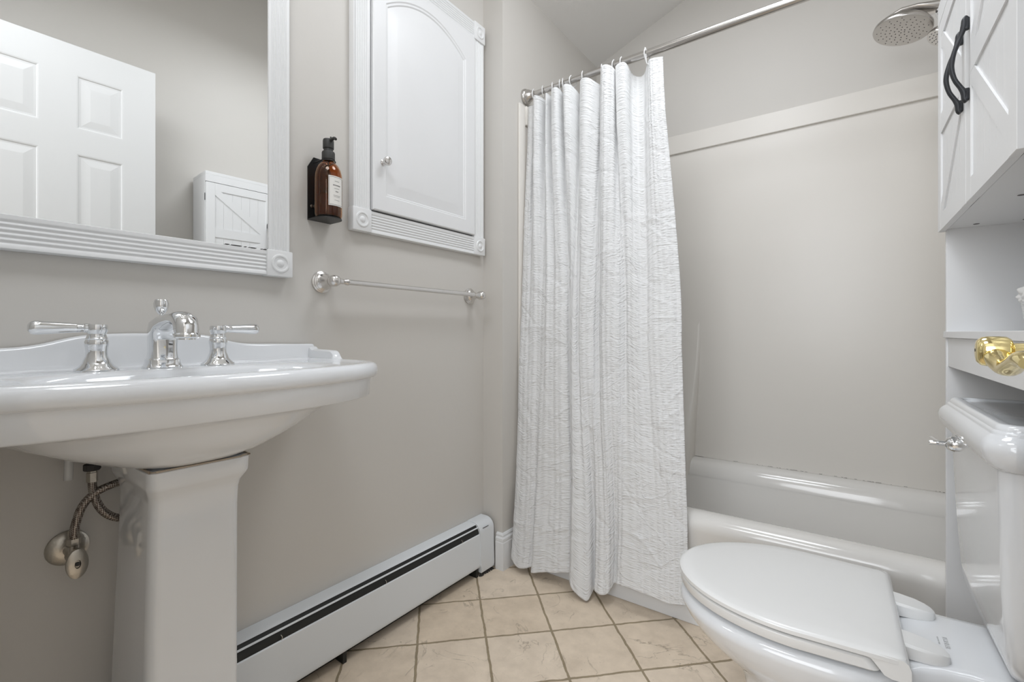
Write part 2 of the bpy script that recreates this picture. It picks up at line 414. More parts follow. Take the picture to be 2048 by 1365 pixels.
# control columns: (s, x_top, g_top, x_mid, g_mid, x_bot, g_bot, ztop, zbot); g is toward the room
def xt(u): return smi([1050, 1085, 1120, 1145, 1167, 1205, 1232, 1245, 1295, 1325], [.118, .188, .272, .33, .379, .46, .516, .541, .637, .693], u)
def xm(u): # photo column at z about .95 -> x
    return smi([1035, 1080, 1141, 1168, 1202, 1259, 1295, 1362], [.118, .215, .345, .395, .465, .575, .65, .775], u)
def xb(u): return smi([1013, 1064, 1110, 1148, 1187, 1225, 1260, 1300, 1372], [.126, .218, .315, .400, .482, .556, .615, .690, .815], u)
CT = [ # u_top g_top u_mid g_mid u_bot g_bot ztop zbot
 (1050, .000, 1035, .000, 1013, .000, 1.915, .040),
 (1062, .004, 1048, .006, 1033, .008, 1.912, .022),
 (1066, -.02, 1056, .006, 1048, .009, 1.925, .024),
 (1072, .028, 1066, .010, 1058, .004, 1.935, .030),
 (1084, .030, 1078, .002, 1067, -.012, 1.930, .034),
 (1090, -.02, 1086, .004, 1072, .012, 1.925, .022),
 (1098, .022, 1098, .014, 1092, .010, 1.935, .036),
 (1104, -.02, 1108, .010, 1106, .008, 1.925, .044),
 (1110, .028, 1118, .014, 1118, .008, 1.935, .048),
 (1122, .034, 1130, .010, 1130, .006, 1.935, .056),
 (1126, -.022, 1137, .000, 1142, .000, 1.925, .062),
 (1134, .030, 1142, -.016, 1148, -.018, 1.936, .066),
 (1148, .026, 1148, .014, 1150, .034, 1.928, .056),
 (1160, -.028, 1158, .020, 1160, .050, 1.896, .030),
 (1165, .020, 1166, .002, 1178, .048, 1.934, .012),
 (1184, .036, 1172, .020, 1188, .036, 1.928, .008),
 (1200, .004, 1186, .024, 1191, -.014, 1.905, .036),
 (1203, -.024, 1196, .012, 1197, .018, 1.915, .040),
 (1208, .030, 1203, -.014, 1212, .034, 1.945, .042),
 (1220, .048, 1215, .020, 1224, .022, 1.948, .050),
 (1231, .026, 1234, .032, 1229, -.020, 1.940, .072),
 (1232, -.022, 1250, .020, 1238, -.006, 1.925, .078),
 (1236, .024, 1259, -.008, 1254, .008, 1.940, .084),
 (1256, .030, 1268, .006, 1276, .012, 1.940, .084),
 (1262, -.028, 1282, .014, 1294, .006, 1.915, .080),
 (1280, -.034, 1296, -.002, 1314, .008, 1.905, .078),
 (1296, .000, 1312, .012, 1332, .010, 1.930, .076),
 (1306, .012, 1336, .016, 1352, .008, 1.930, .080),
 (1325, .000, 1362, .000, 1372, .000, 1.930, .086)]
CREASE = [[(0.631, 1.348), (0.75, 1.358)], [(0.631, 1.345), (0.697, 1.291), (0.768, 1.213)], [(0.643, 1.371), (0.751, 1.308)], [(0.662, 1.08), (0.745, 1.043), (0.742, 0.977), (0.689, 0.926)], [(0.704, 0.632), (0.732, 0.711), (0.786, 0.775)], [(0.703, 0.637), (0.748, 0.679), (0.79, 0.709)], [(0.711, 0.636), (0.798, 0.629)], [(0.331, 0.417), (0.418, 0.452)], [(0.323, 0.378), (0.413, 0.415)], [(0.113, 0.186), (0.265, 0.197)], [(0.266, 0.184), (0.438, 0.244)], [(0.3, 1.137), (0.354, 1.162), (0.316, 1.093)], [(0.321, 1.23), (0.373, 1.182)], [(0.389, 0.718), (0.42, 0.658), (0.45, 0.616)], [(0.418, 0.624), (0.459, 0.604), (0.486, 0.623)], [(0.594, 0.27), (0.66, 0.256), (0.713, 0.277)], [(0.643, 0.267), (0.693, 0.221), (0.728, 0.181)], [(0.279, 0.609), (0.371, 0.679)], [(0.164, 0.899), (0.249, 0.946)], [(0.107, 1.394), (0.176, 1.394)], [(0.115, 0.974), (0.269, 0.976)], [(0.42, 0.094), (0.486, 0.206)], [(0.403, 0.201), (0.504, 0.195)], [(0.589, 0.384), (0.701, 0.391)], [(0.703, 1.001), (0.779, 0.999)], [(0.722, 0.5), (0.796, 0.49)], [(0.604, 1.743), (0.657, 1.646)], [(0.612, 1.766), (0.653, 1.688)], [(0.192, 0.754), (0.275, 0.83)], [(0.439, 1.246), (0.548, 1.255)]]
def crease(x, z):
    d = 0
    for sg in CREASE:
        for (x0, z0), (x1, z1) in zip(sg, sg[1:]):
            if z > max(z0, z1)+.03 or z < min(z0, z1)-.03: continue
            ex, ez = x1-x0, z1-z0; l2 = ex*ex+ez*ez
            t = max(0, min(1, ((x-x0)*ex+(z-z0)*ez)/l2)); px, pz = x-(x0+ex*t), z-(z0+ez*t)
            q = (px*px+pz*pz)/(.0055**2)
            if q < 9:
                e = math.exp(-q); sd = 1 if pz > 0 else -1
                d += e*.0017-sd*math.exp(-q*.35)*.0006
    return d
def build_curtain():
    n = len(CT); S = [i/(n-1) for i in range(n)]
    cols = list(zip(*[(xt(a), g1, xm(b), g2, xb(c), g3, z1, z0) for a, g1, b, g2, c, g3, z1, z0 in CT]))
    NC, NR = 360, 420
    bm = bmesh.new(); uvl = bm.loops.layers.uv.new('UVMap')
    V = []
    for j in range(NR+1):
        t = j/NR
        row = []
        for i in range(NC+1):
            s = i/NC
            XT, G1, XM, G2, XB, G3, Z1, Z0 = [smi(S, c, s) for c in cols]
            z = Z1*(1-t)+Z0*t
            # quadratic through top, middle (t=.5), bottom
            if t < .5:
                k = t/.5; k = k*k*(3-2*k)*.5+k*.5; x = XT*(1-k)+XM*k; g = G1*(1-k)+G2*k
            else:
                k = (t-.5)/.5; k = k*k*(3-2*k)*.5+k*.5; x = XM*(1-k)+XB*k; g = G2*(1-k)+G3*k
            y = ycurt(z)-g*(1.0-.28*min(1, t*2.2))
            nz = noise.noise(Vector((x*9, z*4.5, 1.7)))*.0045+noise.noise(Vector((x*26+z*6, z*16, 4.1)))*.0022
            a = 1-abs(noise.noise(Vector((x*7+z*5, z*8-x*3, 9.3))))*9
            if a > 0: nz += a*.0018
            y += (nz-crease(x, z))*min(1, t*8)
            row.append(bm.verts.new((x, y, z)))
        V.append(row)
    # cloth arc length along the columns for the weave
    mid = V[NR//2]; acc = [0]
    for i in range(NC): acc.append(acc[-1]+(mid[i+1].co-mid[i].co).length)
    for j in range(NR):
        for i in range(NC):
            f = bm.faces.new((V[j][i], V[j][i+1], V[j+1][i+1], V[j+1][i]))
            for lp, (ii, jj) in zip(f.loops, ((i, j), (i+1, j), (i+1, j+1), (i, j+1))): lp[uvl].uv = (acc[ii], 1.88*(1-jj/NR))
    bmesh.ops.recalc_face_normals(bm, faces=bm.faces)
    me = bpy.data.meshes.new('shower_curtain'); bm.to_mesh(me); bm.free(); me.materials.append(M['curtain'])
    for p in me.polygons: p.use_smooth = True
    o = bpy.data.objects.new('shower_curtain', me); COL.objects.link(o)
    md = o.modifiers.new('thickness', 'SOLIDIFY'); md.thickness = .0012; md.offset = 0
    return tag(o, 'white crinkled cloth shower curtain drawn to the left end of the rod', 'shower curtain')
build_curtain()
RING_GROUP = 'curtain rings on the shower rod'
ring_spots = [(1068, 'first white curtain ring, closest to the wall flange of the rod'), (1087, 'white curtain ring second from the wall flange'), (1106, 'white curtain ring third from the wall flange'),
    (1121, 'white curtain ring of a close pair, the one nearer the wall flange'), (1127, 'white curtain ring of a close pair, the one farther from the wall flange'), (1146, 'white curtain ring alone over a drooping gap, left of the curtain middle'),
    (1167, 'white curtain ring left of the twisted fold in the curtain top'), (1204, 'white curtain ring right behind the tallest central pleat'), (1231, 'white curtain ring right of the tallest central pleat'),
    (1246, 'white curtain ring over the second last pleat'), (1294, 'white curtain ring farthest right, with long S-shaped hook at the curtain edge')]
def ring_mesh(loose=False):
    bm = bmesh.new(); r = .0205; pts = []
    for k in range(15):
        a = R(-60+k*300/14); pts.append((0, math.sin(a+PI/2)*r*.9, math.cos(a+PI/2)*r*1.15-.004))
    if loose: pts += [(0.004, -.012, -.034), (0.008, -.008, -.044), (.010, .004, -.048)]
    tube(bm, pts, .0021, 8, 2)
    return bm
first = None
for i, (u, lb) in enumerate(ring_spots):
    if i == 0: o = first = link('curtain_ring', ring_mesh(), 'plastic', None, True)
    elif i == len(ring_spots)-1: o = link('curtain_ring', ring_mesh(True), 'plastic', None, True)
    else: o = first.copy(); COL.objects.link(o)
    o.location = (xt(u), RY, RZ); o.rotation_euler = (0, 0, R(random.uniform(-25, 25)))
    tag(o, lb, 'curtain ring', RING_GROUP)

# ------------------------------------------------------------------ shower head
t = thing('rain_shower', 'round brushed chrome rain shower head with nozzle-dotted face above the tub', 'shower head', (XR, 2.0, 1.99))
C0 = Vector((1.368-XR, 0, 1.945-1.99)); nrm = Vector((-.20, -.13, -.97)).normalized()
bm = bmesh.new(); lathe(bm, C0-nrm*.028, nrm, [(.02, 0), (.055, .005), (.070, .012), (.078, .022), (.079, .030), (.0775, .033), (.074, .034), (.0, .0335)], 48); link('disc', bm, 'nickel', t, True)
bm = bmesh.new(); u_, v_ = frame_of(nrm)
for rr, nn in ((.008, 5), (.020, 9), (.032, 13), (.044, 17), (.056, 21), (.067, 13)):
    for k in range(nn):
        a = 2*PI*k/nn+rr*37; lathe(bm, C0+nrm*.0045+(u_*math.cos(a)+v_*math.sin(a))*rr, nrm, [(.0017, 0), (.0016, .0018), (.0, .0018)], 7)
link('nozzles', bm, 'ink', t, label='dark rubber nozzles')['kind'] = 'stuff'
bm = bmesh.new(); rings = []
for q, (dx, dz, hw, hh) in enumerate([(-.300, .004, .012, .004), (-.26, .010, .030, .009), (-.22, .004, .034, .013), (-.18, -.004, .030, .015), (-.13, -.012, .024, .016), (-.06, -.014, .020, .015)]):
    rings.append([Vector((dx, math.cos(a)*hw, dz-.0+math.sin(a)*hh)) for a in [2*PI*k/20 for k in range(20)]])
skin(bm, rings); link('neck', bm, 'satin', t, True)
bm = bmesh.new(); tube(bm, [(-.165, .0, -.03), (-.13, 0, -.012), (-.06, 0, .004), (0, 0, .01)], .0105, 14); lathe(bm, (0, 0, .01), (-1, 0, 0), [(.030, .001), (.030, .004), (.014, .010), (.0, .010)]); lathe(bm, (-.172, 0, -.034), (.9, 0, .4), [(.012, 0), (.0155, .004), (.0155, .03), (.011, .036)], 20); link('arm', bm, 'chrome', t, True)
t2 = thing('hand_shower', 'small chrome hand shower head behind the cabinet edge, under the rain head', 'hand shower', (1.462, 2.0, 1.895))
n2 = Vector((-.55, -.30, -.75)).normalized()
bm = bmesh.new(); lathe(bm, (0, 0, 0), n2, [(.008, -.03), (.024, -.02), (.030, 0), (.032, .012), (.030, .016), (0, .0155)], 28); tube(bm, [(.005, 0, .02), (.05, 0, .05), (.10, 0, .06)], .0095, 10); link('spray_head', bm, 'satin', t2, True)
bm = bmesh.new(); u_, v_ = frame_of(n2)
for rr, nn in ((.006, 4), (.014, 8), (.022, 12)):
    for k in range(nn):
        a = 2*PI*k/nn; lathe(bm, n2*.016+(u_*math.cos(a)+v_*math.sin(a))*rr, n2, [(.0014, 0), (.0013, .0012), (0, .0012)], 6)
link('nozzles', bm, 'ink', t2, label='dark rubber nozzles')['kind'] = 'stuff'
bm = bmesh.new(); lathe(bm, (.095, 0, .055), (1, 0, 0), [(.012, 0), (.015, .01), (.015, .045), (.022, .055), (.022, .0665)], 20); link('bracket', bm, 'chrome', t2, True)

# ------------------------------------------------------------------ fluted casings, mirror, wall cabinet
def casing_prof(w, th, nf=6):
    """cross-section across the width: fluted face; returns (across, out)"""
    P = [(0, 0), (0, th-.004), (.0015, th)]; m0 = w*.13; m1 = w*.87; P.append((m0, th))
    st = (m1-m0)/nf
    for k in range(nf):
        a = m0+k*st
        for q in range(1, 7):
            f = q/6; P.append((a+st*f*.8, th-.0024*math.sin(PI*f)))
        P.append((a+st, th))
    P += [(w-.0015, th), (w, th-.004), (w, 0)]
    return P
def casing(name, parent, axis, a0, a1, w0, w, th, base=.001, nf=6):
    bm = bmesh.new(); P = casing_prof(w, th, nf)
    if axis == 'y': f = lambda t: (lambda p: Vector((base+p[1], t, w0+p[0])))
    else: f = lambda t: (lambda p: Vector((base+p[1], w0+p[0], t)))
    prism(bm, P, f(a0), f(a1)); return link(name, bm, 'trim', parent, True, angle=50)
def rosette(parent, y0, z0, w, h, th, base=.001):
    bm = bx((base, y0, z0), (base+th, y0+w, z0+h), .003, 2)
    r = min(w, h)*.5; lathe(bm, (base+th-.0012, y0+w/2, z0+h/2), (1, 0, 0), [(r*.74, 0), (r*.74, .0012), (r*.66, .004), (r*.56, .0042), (r*.50, .0018), (r*.30, .0012), (r*.24, .0035), (r*.12, .0055), (.0, .006)], 32)
    return link('corner_block', bm, 'trim', parent, True)
t = thing('framed_mirror', 'large wall mirror in fluted white frame with rosette corner blocks above the sink', 'mirror', (0, .354, 1.13))
L0 = Vector((0, .354, 1.13)); OY, OZ = -.354, -1.13
def sy(y): return y+OY
casing('frame_rail', t, 'y', sy(.108), sy(.600), 1.099+OZ, .063, .026, nf=5)
casing('frame_rail', t, 'y', sy(.108), sy(.600), 1.912+OZ, .063, .026, nf=5)
casing('frame_stile', t, 'z', 1.163+OZ, 1.912+OZ, sy(.6045), .057, .026)
casing('frame_stile', t, 'z', 1.163+OZ, 1.912+OZ, sy(.0470), .057, .026)
for yy in (.600, .040):
    for zz in (1.097, 1.910): rosette(t, sy(yy), zz+OZ, .068, .068, .030)
bm = bx((-.0030, -.505, 1.150+OZ), (0, 0, 1.925+OZ)); g = link('glass', bm, 'mirror', t, label='mirror glass')
g.location = (.0235, sy(.6045), 0); g.rotation_euler = (0, 0, R(-1.4))
bm = bmesh.new()
random.seed(5)
for i in range(16):
    y = random.uniform(.50, .60); y2 = random.uniform(.003, .012)
    tube(bm, [(.0255, sy(y), 1.163+OZ), (.0255, sy(min(y+y2, .601)), 1.1632+OZ)], random.uniform(.0006, .0013), 6, 1)
link('chipped_edge', bm, 'gap', t, label='dark chips along the bottom edge of the mirror')['kind'] = 'stuff'

t = thing('wall_cabinet', 'white recessed wall cabinet with arched raised-panel door in fluted casing', 'cabinet', (0, 1.168, 1.26))
OY, OZ = -1.168, -1.26
casing('casing_rail', t, 'y', sy(.925), sy(1.414), 1.262+OZ, .070, .022)
casing('casing_rail', t, 'y', sy(.925), sy(1.414), 2.119+OZ, .068, .022)
casing('casing_stile', t, 'z', 1.333+OZ, 2.118+OZ, sy(.860), .062, .022)
casing('casing_stile', t, 'z', 1.333+OZ, 2.118+OZ, sy(1.4155), .060, .022)
for yy in (.856, 1.414):
    for zz in (1.262, 2.118): rosette(t, sy(yy), zz+OZ, .068 if yy < 1 else .065, .071, .027)
link('box', bx((.001, sy(.920), 1.332+OZ), (.010, sy(1.418), 2.120+OZ)), 'gap', t)
def arch_loop(y0, y1, z0, zs, rise, x, n=(10, 14, 28)):
    """bottom, right side up, arched top going left, left side down"""
    P = []
    for k in range(n[0]): P.append((y0+(y1-y0)*k/n[0], z0))
    for k in range(n[1]): P.append((y1, z0+(zs-z0)*k/n[1]))
    for k in range(n[2]):
        f = k/n[2]; P.append((y1+(y0-y1)*f, zs+rise*(1-(2*f-1)**2)))
    for k in range(n[1]): P.append((y0, zs+(z0-zs)*k/n[1]))
    return [Vector((x, y+OY, z+OZ)) for y, z in P]
bm = bmesh.new()
ya, yb, za, zb = .9275, 1.4125, 1.3365, 2.1155
rings = [arch_loop(ya, yb, za, zb, 0, .011), arch_loop(ya, yb, za, zb, 0, .028), arch_loop(ya+.003, yb-.003, za+.003, zb-.003, 0, .031),
         arch_loop(.9765, 1.3585, 1.3865, 2.006, .074, .031), arch_loop(.9795, 1.3555, 1.3895, 2.004, .072, .0285), arch_loop(.984, 1.351, 1.394, 2.0, .070, .0285), arch_loop(.987, 1.348, 1.397, 1.998, .068, .0255),
         arch_loop(1.021, 1.314, 1.431, 1.982, .050, .0305), arch_loop(1.024, 1.311, 1.434, 1.980, .049, .031)]
skin(bm, rings); d = link('door', bm, 'cab', t, True, angle=18)
bm = bmesh.new(); lathe(bm, (.031, sy(.963), 1.491+OZ), (1, 0, 0), [(.009, 0), (.009, .002), (.0055, .004), (.005, .012), (.0085, .016), (.0135, .020), (.0145, .025), (.0125, .030), (.006, .0325), (0, .033)]); link('knob', bm, 'satin', d, True, label='round nickel knob')

# ------------------------------------------------------------------ soap bottle on wall bracket
bx0, by0 = .047, .762
t = thing('bottle_holder', 'matte black wall-mounted metal bottle holder left of the wall cabinet', 'bottle holder', (0, by0, 1.268))
bm = bmesh.new(); P = [(-.036, 0), (.036, 0), (.036, .150), (.018, .180), (-.018, .180), (-.036, .150)]
prism(bm, P, lambda p: Vector((.001, p[0], p[1])), lambda p: Vector((.0035, p[0], p[1]))); link('back_plate', bm, 'black', t)
bm = bmesh.new(); P = [(.0035, -.036), (.0035, .036), (.047, .036)]+[(.047+math.sin(a)*.036, math.cos(a)*.036) for a in [PI*k/16 for k in range(1, 16)]]+[(.047, -.036)]
prism(bm, P, lambda p: Vector((p[0], p[1], 0)), lambda p: Vector((p[0], p[1], .003))); link('bottom_shelf', bm, 'black', t)
bm = bmesh.new(); tube(bm, [(.003, -.018, .164), (.030, -.0185, .164)]+[(.047+math.sin(a)*.0185, -math.cos(a)*.0185, .164) for a in [PI*k/8 for k in range(0, 9)]]+[(.030, .0185, .164), (.003, .018, .164)], .0018, 8, 3); link('neck_loop', bm, 'black', t, True)
bm = bmesh.new(); lathe(bm, (.0035, -.024, .040), (1, 0, 0), [(.005, 0), (.0045, .002), (.002, .0032), (0, .0033)], 14); link('screw', bm, 'dullchrome', t, True)
t = thing('soap_bottle', 'amber glass pump soap bottle with cream label in the black wall holder', 'soap dispenser', (bx0, by0, 1.2712))
bm = bmesh.new(); z0 = .0
outer = [(.030, 0), (.0345, .002), (.0365, .008), (.0370, .02), (.0370, .108), (.0362, .122), (.0335, .134), (.028, .146), (.020, .155), (.0152, .160), (.0145, .170)]
inner = [(r-.0022, max(z, .004)) for r, z in outer][::-1]
inner[-1] = (.0001, .004)
bm = bmesh.new(); lathe(bm, (0, 0, 0), (0, 0, 1), outer+[(.0130, .170)]+inner[1:], 40, cap=False); link('glass_body', bm, 'amber', t, True)
bm = bmesh.new(); lathe(bm, (0, 0, 0), (0, 0, 1), [(.001, .0045), (.030, .0048), (.0338, .010), (.0342, .02), (.0342, .062), (.0005, .062)], 36); link('soap', bm, 'soap', t, True, label='dark brown liquid soap')
bm = bmesh.new(); lathe(bm, (0, 0, 0), (0, 0, 1), [(.0025, .02), (.0025, .17)], 10); link('dip_tube', bm, 'pump', t, True)
bm = bmesh.new(); lathe(bm, (0, 0, 0), (0, 0, 1), [(.0145, .164), (.0172, .165), (.0175, .167), (.0175, .184), (.0165, .187), (.0128, .1875), (.0122, .196), (.0145, .1965), (.0148, .198), (.0148, .218), (.0135, .222), (.0, .2225)], 32)
tube(bm, [(.004, 0, .2165), (.030, -.002, .2185), (.040, -.0025, .213)], [.0052, .0042, .0034], 10); lathe(bm, (.012, 0, .2215), (0, 0, 1), [(.003, 0), (.002, .006), (0, .0065)], 10)
link('pump', bm, 'pump', t, True)
def arc_patch(r, a0, a1, z0, z1, n=14):
    bm = bmesh.new(); rings = []
    for k in range(n+1):
        a = R(a0+(a1-a0)*k/n); rings.append([Vector((math.cos(a)*rr, math.sin(a)*rr, z)) for rr, z in ((r, z0), (r+.0003, z0), (r+.0003, z1), (r, z1))])
    skin(bm, rings); return bm
lab = link('paper_label', arc_patch(.0372, -32, 40, .030, .112), 'label', t, True)
bm = bmesh.new()
def addp(bm, r, a0, a1, z0, z1, n=8):
    rings = []
    for k in range(n+1):
        a = R(a0+(a1-a0)*k/n); rings.append([Vector((math.cos(a)*rr, math.sin(a)*rr, z)) for rr, z in ((r, z0), (r+.0002, z0), (r+.0002, z1), (r, z1))])
    skin(bm, rings)
for a0, a1, z0, z1 in ((-29, 37, .1085, .1093), (-29, 37, .0325, .0333), (-29.5, -28.3, .0325, .1093), (36.3, 37.5, .0325, .1093)): addp(bm, .0376, a0, a1, z0, z1)
for z, a0, a1, h in ((.097, -6, 14, .0015), (.085, -14, 22, .003), (.077, -8, 16, .0012), (.068, -3, 11, .0028), (.058, -12, 20, .0010), (.0545, -10, 18, .0010), (.045, -7, 15, .0010)):
    a = a0
    while a < a1: addp(bm, .0376, a, a+1.4, z, z+h, 1); a += 2.4
link('print', bm, 'ink', lab, label='thin grey border and small printed lines')

# ------------------------------------------------------------------ towel bar
t = thing('towel_bar', 'satin nickel towel bar with stepped round flanges below the wall cabinet', 'towel bar', (0, 1.09, 1.096))
for yy in (.770, 1.411):
    y = yy-1.09
    bm = bmesh.new(); lathe(bm, (.001, y, 0), (1, 0, 0), [(.031, 0), (.031, .004), (.0275, .006), (.0275, .009), (.024, .011), (.024, .013), (.020, .016), (.0175, .022), (.0115, .034), (.0105, .042), (.011, .046), (.0145, .050), (.0165, .056), (.0165, .066), (.0140, .074), (.008, .079), (0, .080)], 36); link('post', bm, 'satin', t, True)
bm = bmesh.new(); lathe(bm, (.063, -.335, 0), (0, 1, 0), [(.003, 0), (.006, .001), (.013, .012), (.0135, .020), (.011, .028), (.0075, .038), (.0072, .05), (.0095, .054), (.0098, .06), (.0080, .064), (.0080, .60), (.0098, .604), (.0095, .61), (.0072, .615), (.0075, .63), (.011, .64), (.0105, .658), (.0075, .664), (.0085, .668), (.0075, .674), (0, .675)], 24); link('bar', bm, 'satin', t, True)

# ------------------------------------------------------------------ baseboard heater
t = thing('baseboard_heater', 'long white baseboard radiator with black louver slot under the towel bar', 'radiator', (0, .95, 0))
HY0, HY1 = .02-.95, 1.405-.95
def arcp(a): return (.030+.035*math.cos(R(a)), .168+.035*math.sin(R(a)))
def shell(pts, th=.0012): return pts+[(p[0]-.0012*0-th*.7, p[1]-th*.7) for p in reversed(pts)]
def ext(name, poly, y0, y1, m):
    bm = bmesh.new(); prism(bm, poly, lambda p: Vector((p[0], y0, p[1])), lambda p: Vector((p[0], y1, p[1]))); return link(name, bm, m, t, True, angle=35)
ext('top_cover', shell([(.001, .2035), (.02, .2035)]+[arcp(a) for a in (90, 82, 74, 66, 62)]), HY0, HY1, 'heater')
ext('damper_rail', shell([arcp(a) for a in (44, 41, 38, 36)], .0016), HY0, HY1, 'heater')
ext('front_panel', shell([(.062, .1665), (.0652, .164), (.0656, .160), (.0658, .05), (.067, .043), (.0645, .037), (.058, .036)]), HY0, HY1, 'heater')
ext('damper', [(.0405, .197), (.0425, .198), (.053, .186), (.060, .172), (.0600, .156), (.0575, .156), (.0575, .170), (.050, .184)], HY0, HY1, 'slot')
ext('back_plate', [(.001, .012), (.003, .012), (.003, .202), (.001, .202)], HY0, HY1, 'heater')
ext('fin_element', [(.010, .07), (.055, .07), (.055, .135), (.010, .135)], HY0, HY1, 'slot')
for yy in (.62, 1.30, .95):
    bm = bmesh.new(); tube(bm, [(.060, yy-.95, .178), (.0635, yy-.95+.002, .172), (.0625, yy-.95, .164), (.0635, yy-.95+.006, .160)], .0009, 6, 3); link('bracket_clip', bm, 'dullchrome', t, True)
bm = bmesh.new()
random.seed(11)
for k in range(9):
    y = .60+k*.022-.95; lathe(bm, (.0590+.0014, y, .164+.004*(k % 2)), (1, 0, 0), [(.0013+.001*random.random(), 0), (0, .0002)], 8)
link('dust_spots', bm, 'gap', t)['kind'] = 'stuff'
bm = bmesh.new(); P = [(.001, .2055), (.02, .2055)]+[(.030+.0375*math.cos(R(a)), .168+.0375*math.sin(R(a))) for a in range(90, -1, -10)]
Pl = P+[(.0685, .10), (.071, .03), (.069, .014), (.001, .014)]
y0, y1 = 1.400-.95, 1.4845-.95
prism(bm, Pl, lambda p: Vector((p[0], y0+(.006*(.17-p[1])/.17 if p[1] < .17 else 0), p[1])), lambda p: Vector((p[0], y1, p[1]))); link('end_cap', bm, 'heater', t, True, angle=35)
link('cap_slot', bx((.0655, 1.418-.95, .1835), (.0672, 1.452-.95, .1850)), 'gap', t)
bm = bmesh.new()
for k in range(14):
    y = 1.401-.95+k*.0058; box(bm, (.05+random.uniform(0, .012), y, .0), (.066+random.uniform(0, .006), y+random.uniform(.002, .006), random.uniform(.004, .013)))
link('worn_edge', bm, 'gap', t, label='dark crumbled gap under the end cap')['kind'] = 'stuff'
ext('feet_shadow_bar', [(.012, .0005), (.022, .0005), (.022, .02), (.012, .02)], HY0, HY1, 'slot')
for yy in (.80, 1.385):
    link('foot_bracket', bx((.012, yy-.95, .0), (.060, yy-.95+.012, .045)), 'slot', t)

# ------------------------------------------------------------------ pedestal sink
SYC = .354
t = thing('pedestal_sink', 'white porcelain pedestal sink with stepped backsplash below the framed mirror', 'sink', (.0, SYC, 0))
def round_poly(P, it=3):
    for _ in range(it):
        Q = []
        n = len(P)
        for i in range(n):
            a, b = P[i], P[(i+1) % n]
            Q.append((a[0]*.8+b[0]*.2, a[1]*.8+b[1]*.2)); Q.append((a[0]*.2+b[0]*.8, a[1]*.2+b[1]*.8))
        P = Q
    return P
half = [(.436, 0), (.434, .07), (.427, .15), (.413, .225), (.392, .285), (.362, .333), (.322, .364), (.27, .378), (.19, .3815), (.06, .3815), (.004, .3815)]
poly = half+[(x, -y) for x, y in reversed(half[1:])]
poly = round_poly(poly, 1)
CX0 = (.205, 0.0)
def raycast(poly, c, a):
    dx, dy = math.cos(a), math.sin(a); best = None
    n = len(poly)
    for i in range(n):
        x1, y1 = poly[i]; x2, y2 = poly[(i+1) % n]
        ex, ey = x2-x1, y2-y1; den = dx*ey-dy*ex
        if abs(den) < 1e-12: continue
        tt = ((x1-c[0])*ey-(y1-c[1])*ex)/den; ss = ((x1-c[0])*dy-(y1-c[1])*dx)/den
        if tt > 0 and -1e-9 <= ss <= 1+1e-9: best = tt if best is None else max(best, tt)
    return best
NS = 144
ANG = [2*PI*k/NS for k in range(NS)]
base = [(CX0[0]+raycast(poly, CX0, a)*math.cos(a), CX0[1]+raycast(poly, CX0, a)*math.sin(a)) for a in ANG]
def inset(P, d, keepback=True):
    out = []; n = len(P)
    for i in range(n):
        a, b = P[i-1], P[(i+1) % n]; tx, ty = b[0]-a[0], b[1]-a[1]; l = math.hypot(tx, ty) or 1
        x, y = P[i][0]-ty/l*d, P[i][1]+tx/l*d
        out.append((max(x, .003), y))
    return out
def ell(cx, hx, hy, p=2.0):
    out = []
    for a in ANG:
        c_, s_ = math.cos(a), math.sin(a)
        out.append((max(cx+hx*math.copysign(abs(c_)**(2/p), c_), .003), hy*math.copysign(abs(s_)**(2/p), s_)))
    return out
def ring3(P, z): return [Vector((x, y, z)) for x, y in P]
def lerp(A, B, t): return [(a[0]*(1-t)+b[0]*t, a[1]*(1-t)+b[1]*t) for a, b in zip(A, B)]
fas = inset(base, .020)
el1 = ell(.215, .172, .264, 2.4)
rings = [ring3(ell(.185, .108, .080, 4), .7155), ring3(ell(.19, .118, .095, 3), .7200), ring3(ell(.20, .136, .135, 2.6), .7330), ring3(ell(.21, .150, .180, 2.4), .7520), ring3(ell(.215, .160, .224, 2.4), .7740),
         ring3(el1, .795), ring3(inset(base, .040), .8035), ring3(inset(base, .024), .8055), ring3(inset(base, .019), .8090), ring3(inset(base, .016), .8420), ring3(inset(base, .014), .8480),
         ring3(inset(base, .006), .8500), ring3(inset(base, .0015), .8550), ring3(inset(base, 0), .8635), ring3(inset(base, .0012), .8720), ring3(inset(base, .005), .8785), ring3(inset(base, .012), .8820), ring3(inset(base, .022), .8830),
         ring3(inset(base, .030), .8815), ring3(inset(base, .040), .8790), ring3(lerp(inset(base, .042), ell(.285, .125, .235, 2.6), .5), .8785), ring3(ell(.285, .122, .230, 2.6), .8780), ring3(ell(.285, .114, .220, 2.5), .870),
         ring3(ell(.28, .095, .190, 2.3), .82), ring3(ell(.27, .06, .12, 2.1), .785), ring3(ell(.26, .022, .03, 2), .775)]
bm = bmesh.new(); skin(bm, rings); link('basin', bm, 'porc', t, True, angle=50)
